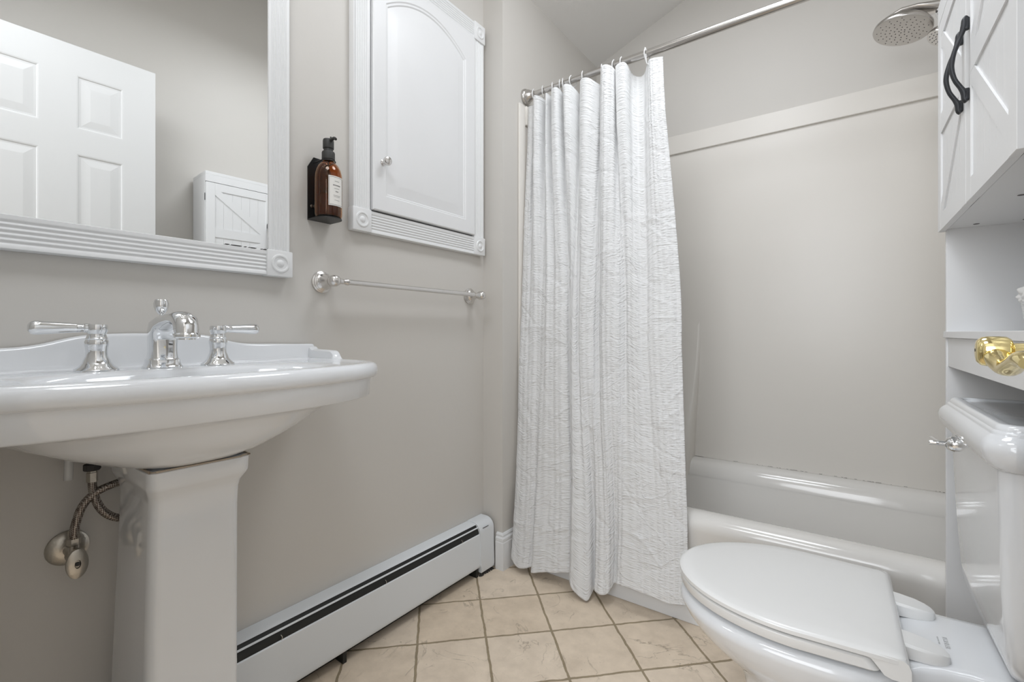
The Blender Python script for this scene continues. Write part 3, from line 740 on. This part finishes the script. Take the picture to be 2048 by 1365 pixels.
# backsplash with crest and stepped ends
bs = [(0, .949), (.04, .9490), (.075, .9475), (.10, .9455), (.12, .9420), (.14, .9365), (.16, .9305), (.18, .9260), (.20, .9235), (.225, .9222), (.27, .9215), (.33, .9200), (.372, .9195), (.3765, .9185), (.379, .9155), (.3798, .910)]
def bsz(y): return smi([b[0] for b in bs], [b[1] for b in bs], abs(y))
bm = bmesh.new(); rings = []
ys = [(-.3798+i*.7596/160) for i in range(161)]
for y in ys:
    zt = bsz(y)
    rings.append([Vector((.003, y, .872)), Vector((.042, y, .872)), Vector((.036, y, .880)), Vector((.031, y, .889)), Vector((.029, y, zt-.007)), Vector((.0275, y, zt-.003)), Vector((.024, y, zt-.0008)), Vector((.020, y, zt)), Vector((.003, y, zt))])
skin(bm, rings)
for s in (1, -1):
    P = [(.020, .872), (.168, .872), (.160, .8795), (.152, .8830), (.146, .890), (.141, .8965), (.134, .9010), (.126, .9030), (.05, .9050), (.040, .9060), (.034, .9110), (.020, .9125)]
    skin(bm, [[Vector((x, s*.3800, z)) for x, z in P], [Vector((x, s*.3795, z)) for x, z in P], [Vector((x, s*.366, z)) for x, z in P], [Vector((x, s*.360, z-.003 if z > .88 else z)) for x, z in P], [Vector((x, s*.354, .874)) for x, z in P]])
link('backsplash', bm, 'porc', t, True, angle=50)
def rrect(x0, x1, hw, r, z, n=8):
    P = []
    for cx, cy, a0 in ((x1-r, hw-r, 0), (x0+r, hw-r, 90), (x0+r, -hw+r, 180), (x1-r, -hw+r, 270)):
        for k in range(n): a = R(a0+90*k/(n-1)); P.append(Vector((cx+math.cos(a)*r, cy+math.sin(a)*r, z)))
    return P
bm = bmesh.new()
skin(bm, [rrect(.035, .285, .098, .02, 0), rrect(.035, .285, .098, .02, .03), rrect(.045, .278, .088, .02, .05), rrect(.050, .272, .080, .02, .12), rrect(.055, .269, .0765, .02, .25), rrect(.075, .274, .0745, .02, .45),
          rrect(.095, .280, .0725, .02, .62), rrect(.098, .283, .0725, .018, .655), rrect(.094, .288, .0745, .018, .668), rrect(.085, .298, .0795, .018, .680), rrect(.080, .303, .0815, .018, .688), rrect(.079, .304, .082, .018, .7135), rrect(.084, .300, .078, .016, .716)])
link('pedestal', bm, 'porc', t, True, angle=50)
bm = bmesh.new(); pts = []
random.seed(2)
for p in rrect(.084, .3012, .0795, .018, .7155, 6)*1:
    pts.append(p+Vector((random.uniform(-.0006, .0006), random.uniform(-.0006, .0006), random.uniform(-.0008, .0012))))
pts.append(pts[0]); tube(bm, pts, .0020, 6, 3); link('seam_caulk', bm, 'caulk', t, True, label='cracked brown-stained caulk where basin meets pedestal')

# ------------------------------------------------------------------ faucet
t = thing('faucet', 'polished chrome widespread sink faucet with two lever handles', 'faucet', (.10, SYC, .8782))
def sec(c, d, hw, ht, p=2.6, n=24):
    """superellipse section: width along y, thickness perpendicular to d in the xz plane"""
    d = Vector((d[0], 0, d[1])).normalized(); nn = Vector((-d.z, 0, d.x)); out = []
    for k in range(n):
        a = 2*PI*k/n; ca, sa = math.cos(a), math.sin(a)
        out.append(Vector((c[0], 0, c[1]))+Vector((0, 1, 0))*hw*math.copysign(abs(ca)**(2/p), ca)+nn*ht*math.copysign(abs(sa)**(2/p), sa))
    return out
bm = bmesh.new()
skin(bm, [sec((0, 0), (0, 1), .0335, .0325), sec((0, .003), (0, 1), .0335, .0325), sec((0, .0055), (0, 1), .0310, .0305), sec((0, .012), (0, 1), .0290, .0280), sec((0, .017), (0, 1), .0285, .0275), sec((0, .0195), (0, 1), .0262, .0250),
          sec((0, .022), (0, 1), .0245, .0235, 3.2), sec((0, .035), (0, 1), .0234, .0222, 3.2), sec((0, .058), (0, 1), .0240, .0215, 3.2), sec((.002, .074), (.12, 1), .0250, .0222, 3.2), sec((.009, .0855), (.55, 1), .0250, .0205, 3.2),
          sec((.024, .0915), (1, .30), .0232, .0150, 2.8), sec((.048, .0960), (1, .16), .0210, .0128, 2.6), sec((.078, .0995), (1, .08), .0200, .0122, 2.5), sec((.100, .0990), (1, -.18), .0205, .0138, 2.4), sec((.116, .0925), (.8, -.7), .0208, .0165, 2.2),
          sec((.122, .0820), (.25, -1), .0205, .0192, 2.1), sec((.123, .0710), (.05, -1), .0200, .0195, 2.0), sec((.123, .0685), (0, -1), .0225, .0225, 2), sec((.123, .0640), (0, -1), .0225, .0225, 2), sec((.123, .0615), (0, -1), .0190, .0190, 2)], cap1=False)
lathe(bm, (.123, 0, .0618), (0, 0, -1), [(.0190, 0), (.0145, .0002), (.0145, .003), (0, .003)], 24)
link('spout', bm, 'chrome', t, True, angle=35)
bm = bmesh.new(); lathe(bm, (.123, 0, .0612), (0, 0, -1), [(.0105, 0), (.0105, .0008), (0, .0008)], 20); link('aerator', bm, 'ink', t)
bm = bmesh.new(); lathe(bm, (-.008, 0, .0795), (0, 0, 1), [(.0030, 0), (.0030, .030), (.006, .0315), (.0105, .038), (.0130, .046), (.0132, .0525), (.0118, .057), (.0118, .0585), (.0100, .0602), (0, .0607)], 24); lathe(bm, (-.004, 0, .0945), (0, 0, 1), [(.009, 0), (.008, .004), (0, .0045)], 20); link('drain_lift_knob', bm, 'chrome', t, True)
hv = [(.0330, 0), (.0330, .003), (.0315, .005), (.0260, .009), (.0222, .014), (.0212, .015), (.0190, .022), (.0165, .028), (.0160, .036), (.0166, .044), (.0178, .050), (.0178, .055), (.0160, .059), (.0165, .061), (.0150, .063), (.0145, .065), (.0140, .068), (.0142, .071), (.0160, .075), (.0163, .083), (.0152, .087), (.0, .0885)]
for s, dr in ((-1, (.02, -1, .0)), (1, (-.10, 1, .0))):
    bm = bmesh.new(); lathe(bm, (0, s*.1035, 0), (0, 0, 1), hv, 32); h = link('handle_body', bm, 'chrome', t, True, angle=30)
    dv = Vector(dr).normalized()
    bm = bmesh.new(); lathe(bm, Vector((0, s*.1035, .0805)), dv, [(.0085, .010), (.0085, .018), (.0072, .019), (.0072, .022), (.0082, .024), (.0084, .030), (.0100, .052), (.0118, .075), (.0120, .083), (.0105, .088), (.006, .091), (0, .0915)], 20); link('lever', bm, 'chrome', h, True)

# ------------------------------------------------------------------ plumbing under the sink
t = thing('shutoff_valve', 'tarnished chrome water shutoff valve with oval handle on the wall behind the pedestal', 'valve', (0, .228, .530))
bm = bmesh.new(); lathe(bm, (.001, 0, 0), (1, 0, 0), [(.033, 0), (.0325, .003), (.026, .008), (.014, .011), (.0, .0115)], 32); link('escutcheon', bm, 'dullchrome', t, True)
bm = bmesh.new(); lathe(bm, (.008, 0, -.002), (1, 0, -.05), [(.009, 0), (.009, .03), (.0115, .032), (.0115, .050), (.007, .052), (.0045, .054), (.0045, .066)], 16); lathe(bm, (.050, 0, 0), (0, 0, 1), [(.0085, 0), (.0085, .018), (.0, .019)], 16); link('valve_body', bm, 'dullchrome', t, True)
bm = bmesh.new(); rings = []
for q, (k, dx) in enumerate(((.6, -.004), (.95, -.003), (1, 0), (.95, .004), (.75, .006), (.28, .0065), (.22, .004), (.01, .004))):
    rings.append([Vector((.074+dx, math.cos(a)*.0165*k, -.010+math.sin(a)*.0285*k)) for a in [2*PI*i/28 for i in range(28)]])
skin(bm, rings); hh = link('handle', bm, 'dullchrome', t, True, label='oval chrome handle facing the room')
bm = bmesh.new(); lathe(bm, (.078, 0, -.010), (1, 0, 0), [(.004, 0), (.004, .0015), (.0, .0016)], 12); link('screw', bm, 'gap', hh)
t = thing('supply_hose', 'braided steel supply hose curving up from the shutoff valve behind the pedestal', 'hose', (.0, 0, 0), group='braided hoses under the sink')
bm = bmesh.new(); tube(bm, [(.052, .228, .560), (.055, .229, .585), (.060, .238, .620), (.064, .255, .641), (.068, .280, .652), (.068, .31, .656), (.066, .34, .665), (.066, .35, .70)], .0072, 12, 8); link('braid', bm, 'braid', t, True)
bm = bmesh.new(); lathe(bm, (.050, .228, .549), (0, 0, 1), [(.0105, 0), (.0105, .012), (.0088, .013), (.0088, .028)], 6); link('nut', bm, 'dullchrome', t)
t = thing('supply_hose', 'braided steel supply hose hanging from the nut under the basin, crossing the other hose', 'hose', (.0, 0, 0), group='braided hoses under the sink')
bm = bmesh.new(); tube(bm, [(.062, .252, .668), (.062, .253, .650), (.064, .257, .628), (.068, .266, .606), (.070, .282, .589), (.070, .305, .580), (.07, .33, .578)], .0072, 12, 8); link('braid', bm, 'braid', t, True)
bm = bmesh.new(); lathe(bm, (.062, .252, .664), (0, 0, 1), [(.0088, 0), (.0088, .018), (.0078, .0185), (.0078, .022)], 6); link('ferrule', bm, 'dullchrome', t)
bm = bmesh.new(); lathe(bm, (.062, .252, .686), (0, 0, 1), [(.012, 0), (.0135, .002), (.0135, .012), (.009, .013), (.009, .036), (.017, .037), (.017, .050)], 8); link('nut', bm, 'gap', t, label='dark connector nut')
bm = bmesh.new(); tube(bm, [(.045, .222, .765), (.045, .222, .700), (.045, .221, .672)], .0068, 10, 3); tag(link('plastic_pipe', bm, 'plastic', None, True), 'short translucent white ribbed pipe under the basin, left of the nut', 'pipe')

# ------------------------------------------------------------------ toilet
TR = R(1.6)
TX, TYC = 1.407, 1.198
t = thing('toilet', 'white porcelain toilet with closed lid and stepped tank lid in front of the tub', 'toilet', (TX, TYC, 0), TR)
def bowl_sec(tip, back, hw, z, pw=2.2, bw=None, n=64):
    """egg outline: tip at x=tip, back at x=back, max half width hw"""
    cx = tip+(back-tip)*.55; out = []
    for k in range(n):
        a = 2*PI*k/n; c_, s_ = math.cos(a), math.sin(a)
        if c_ < 0: x = cx+(cx-tip)*(-1)*abs(c_)**(2/2.1)
        else: x = cx+(back-cx)*abs(c_)**(2/3.6)
        y = hw*math.copysign(abs(s_)**(2/(2.1 if c_ < 0 else 3.6)), s_)
        out.append(Vector((x, y, z)))
    return out
bm = bmesh.new()
skin(bm, [bowl_sec(-.420, .11, .118, 0), bowl_sec(-.415, .11, .112, .018), bowl_sec(-.400, .11, .104, .03), bowl_sec(-.372, .10, .097, .08), bowl_sec(-.362, .08, .098, .14), bowl_sec(-.372, .05, .106, .19), bowl_sec(-.400, .01, .124, .225),
          bowl_sec(-.440, -.03, .148, .255), bowl_sec(-.472, -.055, .168, .285), bowl_sec(-.492, -.068, .181, .312), bowl_sec(-.503, -.075, .188, .332), bowl_sec(-.506, -.078, .190, .340), bowl_sec(-.502, -.079, .187, .350), bowl_sec(-.492, -.082, .180, .3560), bowl_sec(-.475, -.086, .168, .3580)])
# rear deck under the tank
rings = []
for x, hw, zt, zb in ((-.16, .150, .356, .25), (-.10, .142, .3645, .28), (-.075, .125, .3690, .30), (-.045, .112, .3705, .318), (-.01, .108, .3715, .326), (.04, .108, .3725, .33), (.10, .12, .3735, .33), (.185, .13, .374, .33)):
    rings.append([Vector((x, yy*hw, z)) for yy, z in ((-1, zb+.008), (-.98, zt-.010), (-.93, zt-.002), (-.80, zt), (0, zt), (.80, zt), (.93, zt-.002), (.98, zt-.010), (1, zb+.008), (.93, zb), (-.93, zb))])
skin(bm, rings)
link('bowl', bm, 'porc', t, True, angle=50)
def lid_out(tip, back, hw, z, d=0, n=34):
    """D shape: elliptical front, straight sides, rounded back corners; d insets"""
    P = []; cxe = tip+.245; a_ = .245-d; b_ = hw-d; r = .014
    for k in range(n+1):
        a = PI/2+PI*k/n; P.append((cxe+math.cos(a)*a_, math.sin(a)*b_*(1)))
    bx_ = back-d
    yb_ = -(b_*.955)
    for k in range(5):
        a = R(-90+90*k/4); P.append((bx_-r+math.cos(a)*r, yb_+r+math.sin(a)*r))
    for k in range(5):
        a = R(0+90*k/4); P.append((bx_-r+math.cos(a)*r, -yb_-r+math.sin(a)*r))
    return [Vector((x, y, z)) for x, y in P]
bm = bmesh.new()
TP, BK, HW = -.506, -.098, .186
skin(bm, [lid_out(TP, BK-.034, HW, .3660, .006), lid_out(TP, BK-.034, HW, .3675, .002), lid_out(TP, BK-.035, HW, .3700, 0), lid_out(TP, BK-.048, HW, .3850, 0), lid_out(TP, BK-.050, HW, .3870, .002), lid_out(TP, BK-.052, HW, .3875, .006)])
for bxx, byy in ((-.40, .11), (-.40, -.11), (-.20, .15), (-.20, -.15)): box(bm, (bxx, byy-.008, .357), (bxx+.03, byy+.008, .367), .003)
link('seat', bm, 'seat', t, True, angle=40)
bm = bmesh.new()
def lidz(P, e): # slight crown and drooping hinge edge
    return P
skin(bm, [lid_out(TP-.003, BK, HW+.002, .3905, .008), lid_out(TP-.003, BK, HW+.002, .3915, .003), lid_out(TP-.003, BK, HW+.002, .3935, 0), lid_out(TP-.003, BK, HW+.002, .4005, 0), lid_out(TP-.003, BK, HW+.002, .4035, .003), lid_out(TP-.003, BK, HW+.002, .4055, .010), lid_out(TP-.003, BK-.01, HW+.002, .4070, .035), lid_out(TP-.003, BK-.03, HW+.002, .4085, .09)])
# hinge skirt wrapping down over the back of the seat
P = [(-.150, .3925), (-.142, .3905), (-.133, .380), (-.124, .3690), (-.114, .3660), (-.0930, .3662), (-.0885, .369), (-.0885, .388), (-.0920, .3975), (-.098, .4022), (-.11, .4030), (-.150, .402)]
prism(bm, P, lambda p: Vector((p[0]-.004, -.1790, p[1])), lambda p: Vector((p[0]-.004, .1790, p[1])))
link('lid', bm, 'seat', t, True, angle=40)
for s in (-1, 1):
    bm = bmesh.new(); rings = []
    for x, hw, zt in ((-.098, .027, .3950), (-.085, .027, .3940), (-.060, .025, .3910), (-.045, .020, .3880), (-.036, .014, .3850), (-.031, .006, .3820)):
        rings.append([Vector((x, s*.078+yy*hw, z)) for yy, z in ((-1, .3695), (-1, zt-.004), (-.85, zt), (.85, zt), (1, zt-.004), (1, .3695))])
    skin(bm, rings); link('hinge_cover', bm, 'seat', t, True)
def tank_sec(x0, hw, z, r=.03, xb=.185): return rrect(x0, xb, hw, r, z, 9)
bm = bmesh.new()
skin(bm, [tank_sec(.046, .090, .3745, .02), tank_sec(.044, .098, .380, .02), tank_sec(.036, .130, .398, .025), tank_sec(.028, .160, .420, .028), tank_sec(.023, .174, .440, .03), tank_sec(.020, .182, .470, .03), tank_sec(.015, .188, .55, .03), tank_sec(.011, .194, .65, .03), tank_sec(.008, .198, .745, .03)])
link('tank', bm, 'porc', t, True, angle=50)
bm = bmesh.new()
def lid_sec(d, z, r=.028): return rrect(.006-d, .190, .200+d, max(r+d*.6, .006), z, 9)
skin(bm, [lid_sec(-.01, .741), lid_sec(.002, .7415), lid_sec(.008, .747), lid_sec(.014, .757), lid_sec(.0175, .768), lid_sec(.0180, .776), lid_sec(.0155, .785), lid_sec(.011, .791), lid_sec(.0060, .7945), lid_sec(.0050, .7955), lid_sec(.0050, .798), lid_sec(.0030, .8005), lid_sec(.0010, .8015),
          lid_sec(.0005, .8040), lid_sec(-.0015, .8085), lid_sec(-.005, .8105), lid_sec(-.016, .8110), lid_sec(-.019, .8095), lid_sec(-.020, .8070), lid_sec(-.024, .8060)])
link('tank_lid', bm, 'porc', t, True, angle=50)
bm = bmesh.new(); ly = .155
lathe(bm, (.009, ly, .714), (-1, 0, 0), [(.0165, -.004), (.0165, .002), (.0150, .006), (.0115, .011), (.0050, .014), (.0048, .016), (.0050, .017), (.0050, .038), (.0040, .040), (0, .0402)], 24)
tube(bm, [(-.012, ly, .716), (-.016, ly+.030, .7155), (-.018, ly+.055, .715)], [.0045, .0045, .0055], 10, 4, flat=.6)
link('flush_lever', bm, 'chrome', t, True, label='chrome trip lever')
# printed maker's mark on the rear deck
def text(body, size, loc, rot, m, parent, name, ext=.0001):
    cu = bpy.data.curves.new(name, 'FONT'); cu.body = body; cu.size = size; cu.extrude = ext; cu.align_x = 'CENTER'
    o = bpy.data.objects.new(name, cu); COL.objects.link(o)
    dg = bpy.context.evaluated_depsgraph_get(); me = bpy.data.meshes.new_from_object(o.evaluated_get(dg))
    bpy.data.objects.remove(o, do_unlink=True)
    me.materials.clear(); me.materials.append(M[m])
    o = bpy.data.objects.new(name, me); COL.objects.link(o); o.location = loc; o.rotation_euler = rot; o.parent = parent
    return o
text('KOHLER', .0105, (-.030, -.012, .3716), (0, 0, R(-90)), 'faint', t, 'printed_mark')['label'] = 'faint grey printed lettering'
text('VITREOUS CHINA', .0034, (-.0385, -.010, .3713), (0, 0, R(-90)), 'faint', t, 'printed_mark')

# ------------------------------------------------------------------ over-toilet cabinet
t = thing('over_toilet_cabinet', 'tall white storage cabinet with barn-style doors straddling the toilet tank', 'cabinet', (1.4206, .9155, 0), R(.97))
W = .655; D = .188
for y0 in (0, W-.015): link('side_panel', bx((.0135, y0, 0), (D, y0+.015, 1.742), .001), 'cab', t)
link('top_panel', bx((.0, 0, 1.742), (D, W, 1.757), .001), 'cab', t)
link('frieze', bx((.0, .0, 1.706), (.0135, W, 1.742), .0006), 'cab', t)
link('bottom_panel', bx((.0165, .0155, 1.203), (D-.004, W-.0155, 1.218)), 'cab', t)
for x, y in ((.06, .60), (.075, .33), (.14, .60), (.06, .06)):
    bm = bmesh.new(); lathe(bm, (x, y, 1.2029), (0, 0, -1), [(.0055, 0), (.0055, .0006), (0, .0006)], 14); link('cam_fastener', bm, 'ink', t)
link('back_panel', bx((D-.004, .0155, .938), (D-.001, W-.0155, 1.741)), 'cab', t)
link('shelf', bx((.010, -.002, .938), (D-.005, W+.002, .953), .001), 'cab', t)
link('apron', bx((.0165, .0155, .868), (.0285, W-.0155, .9375), .001), 'cab', t)
link('rear_stretcher', bx((D-.015, .0155, .12), (D-.001, W-.0155, .19), .001), 'cab', t)
def barn_door(y0, y1, outer):
    """outer = -1 if the hinge side is at y0, else +1"""
    z0, z1 = 1.1985, 1.7035; sw = .040; zt, zm1, zm0, zb = 1.664, 1.478, 1.432, 1.238
    bm = bmesh.new(); f = .0; th = .0035
    # recessed planked field
    n = 6; ya, yb2 = y0+sw-.002, y1-sw+.002; st = (yb2-ya)/n
    for k in range(n): box(bm, (f+th, ya+k*st+.0006, z0+.02), (.0125, ya+(k+1)*st-.0006, z1-.02))
    box(bm, (f+th+.001, y0+.01, z0+.01), (.0125, y1-.01, z1-.01))
    for a, b, c, d_ in ((y0, y0+sw, z0, z1), (y1-sw, y1, z0, z1)): box(bm, (f, a, c), (.0125, b, d_), .0008, 1)
    for c, d_ in ((z0, zb), (zm0, zm1), (zt, z1)): box(bm, (f+.0001, y0+sw, c), (.0125, y1-sw, d_))
    yo = y0+sw if outer < 0 else y1-sw; yi = y1-sw if outer < 0 else y0+sw
    def diag(pa, pb, w=.034):
        d_ = Vector((0, pb[0]-pa[0], pb[1]-pa[1])).normalized(); nn = Vector((0, -d_.z, d_.y))*w/2
        A = Vector((f+.0002, *pa)); B = Vector((f+.0002, *pb)); off = Vector((.008, 0, 0))
        # clip the board ends to the frame opening by projecting corners on it
        q = []
        lo, hi = min(y0+sw, y1-sw), max(y0+sw, y1-sw)
        zlo, zhi = min(pa[1], pb[1]), max(pa[1], pb[1])
        sgn = 1 if (pb[0]-pa[0])*(pb[1]-pa[1]) > 0 else -1
        hz = w*.5/abs(d_.y); hy = w*.5/abs(d_.z)
        dyA = 1 if pb[0] > pa[0] else -1; dzA = 1 if pb[1] > pa[1] else -1
        poly = [(pa[0], pa[1]), (pa[0]+dyA*hy, pa[1]), (pb[0], pb[1]-dzA*hz), (pb[0], pb[1]), (pb[0]-dyA*hy, pb[1]), (pa[0], pa[1]+dzA*hz)]
        prism(bm, poly, lambda p: Vector((f+.0003, p[0], p[1])), lambda p: Vector((.010, p[0], p[1])))
    diag((yo, zt), (yi, zm1)); diag((yi, zm0), (yo, zb))
    dd = link('door', bm, 'cab', t)
    ym = (y1-.030) if outer < 0 else (y0+.024)
    # arched pull with flattened feet
    bm = bmesh.new(); rings = []
    path = [(-.002, -.077, .0045), (-.006, -.072, .0055), (-.007, -.060, .0065), (-.013, -.049, .0050), (-.023, -.033, .0048), (-.0285, -.014, .0054), (-.0280, .002, .0054), (-.0225, .022, .0048), (-.0135, .042, .0046), (-.007, .060, .0065), (-.006, .072, .0055), (-.002, .077, .0045)]
    tube(bm, [(p[0]*.78-.002, ym, 1.462+p[1]*1.03) for p in path], [p[2]*1.05 for p in path], 12, 5, flat=.75)
    for s in (-1, 1): box(bm, (-.009, ym-.0055, 1.462+s*.066-.011), (.0, ym+.0055, 1.462+s*.066+.011), .002)
    link('handle', bm, 'iron', dd, True, label='curved black iron pull')
    yh = y0-.0012 if outer < 0 else y1
    for zz in (1.63, 1.27): link('hinge', bx((.012, yh-.001, zz-.018), (.0165, yh+.0012, zz+.018)), 'iron', dd)
barn_door(.002, W/2-.0015, -1)
barn_door(W/2+.0015, W-.002, 1)

# small cup with tissue on its shelf
t = thing('ribbed_cup', 'ribbed white cup at the frame edge on the open shelf of the over-toilet cabinet', 'cup', (1.532, 1.262, .9532))
bm = bmesh.new(); rings = []
for r, z in ((.030, 0), (.032, .002), (.0325, .004), (.039, .052), (.040, .055), (.038, .055), (.031, .006)):
    rings.append([Vector((math.cos(a)*(r+.0008*math.cos(24*a)), math.sin(a)*(r+.0008*math.cos(24*a)), z)) for a in [2*PI*k/144 for k in range(144)]])
skin(bm, rings); link('cup_body', bm, 'plastic', t, True)
bm = bmesh.new()
for k in range(7): lathe(bm, (0, 0, .008+k*.0068), (0, 0, 1), [(.0332+k*.0009, 0), (.0342+k*.0009, .0015), (.0334+k*.0009, .003)], 40, cap=False)
link('rim_ribs', bm, 'plastic', t, True)
bm = bmesh.new(); bmesh.ops.create_icosphere(bm, subdivisions=5, radius=.040)
for v in bm.verts:
    n_ = noise.noise(v.co*45)*.012+noise.noise(v.co*110)*.005; v.co = Vector((v.co.x, v.co.y, v.co.z*.62))*(1+n_/.04)+Vector((0, 0, .068))
o = link('crumpled_tissue', bm, 'tissue', None, True); o.location = (1.532, 1.262, .9532); tag(o, 'crumpled white tissue filling the ribbed cup on the open shelf', 'tissue')

# ------------------------------------------------------------------ room door with brass lever
t = thing('door_1', 'white six-panel door standing open against the right wall, seen in the mirror', 'door', (1.392, .704, 0))
t['kind'] = 'structure'
X0, X1 = 0.0, .035
bm = bmesh.new()
box(bm, (.005, -.754, .012), (X1, 0, 2.135))
def db(a, b, c, d_): box(bm, (0, a-.704, c), (.006, b-.704, d_))
YL = -.05
for a, b in ((.588, .704), (.326, .438), (YL, .176-.012)): db(a, b, .012, 2.135)
for c, d_ in ((.012, .25), (.92, 1.07), (1.689, 1.795), (2.014, 2.135)):
    db(.438, .588, c, d_); db(.164, .326, c, d_)
def dpanel(y0, y1, z0, z1):
    y0 -= .704; y1 -= .704
    def rc(d, x): return [Vector((x, y0+d, z0+d)), Vector((x, y1-d, z0+d)), Vector((x, y1-d, z1-d)), Vector((x, y0+d, z1-d))]
    skin(bm, [rc(-.001, 0.0001), rc(.004, .0012), rc(.007, .0046), rc(.014, .0048), rc(.040, .0008), rc(.043, .0004)], cap0=False)
for y0, y1 in ((.438, .588), (.164, .326)):
    for z0, z1 in ((1.795, 2.014), (1.07, 1.689), (.25, .92)): dpanel(y0, y1, z0, z1)
link('leaf', bm, 'door', t)
bm = bmesh.new(); HYL = -.062; HZ = .932
lathe(bm, (0, HYL, HZ), (-1, 0, 0), [(.033, -.001), (.033, .003), (.030, .006), (.022, .009), (.013, .011), (.0085, .013), (.0082, .030), (.0098, .032)], 36)
rings = []
for x, ry, rz in ((.026, .007, .007), (.028, .0112, .0122), (.031, .0128, .0142), (.036, .0130, .0146), (.044, .0130, .0146), (.0485, .0120, .0136), (.0515, .0095, .0105), (.0523, .006, .007), (.0525, .001, .001)):
    rings.append([Vector((-x, HYL+math.cos(a)*ry, HZ+math.sin(a)*rz)) for a in [2*PI*k/28 for k in range(28)]])
skin(bm, rings)
tube(bm, [(-.039, HYL-.004, HZ-.002), (-.0385, HYL-.022, HZ-.010), (-.038, HYL-.045, HZ-.014), (-.038, HYL-.070, HZ-.008), (-.038, HYL-.092, HZ-.003), (-.037, HYL-.106, HZ-.006)], [.0105, .0098, .0085, .0080, .0082, .0068], 16, 6, flat=.8)
lv = link('door_lever', bm, 'brass', t, True, label='polished brass lever handle')
bm = bmesh.new(); lathe(bm, (-.0523, HYL, HZ+.001), (-1, 0, 0), [(.0016, 0), (.0016, .0004), (0, .0004)], 10); link('release_hole', bm, 'gap', lv)

# ------------------------------------------------------------------ lamps above the frame
t = thing('vanity_light_fixture', 'nickel bar fixture with three frosted globes above the mirror, seen only in reflections', 'light', (0, .354, 2.14))
bm = bx((.001, -.30, -.035), (.022, .30, .035), .004); link('backplate', bm, 'nickel', t, True)
for yy in (-.2, 0, .2):
    bm = bmesh.new(); lathe(bm, (.022, yy, 0), (1, 0, 0), [(.022, 0), (.020, .01), (.012, .022), (.012, .045)], 20); a = link('arm', bm, 'nickel', t, True)
    bm = bmesh.new(); lathe(bm, (.067, yy, 0), (1, 0, 0), [(.012, -.004), (.030, .008), (.040, .03), (.042, .048), (.036, .07), (.020, .085), (0, .089)], 24); link('globe', bm, 'bulb', a, True)
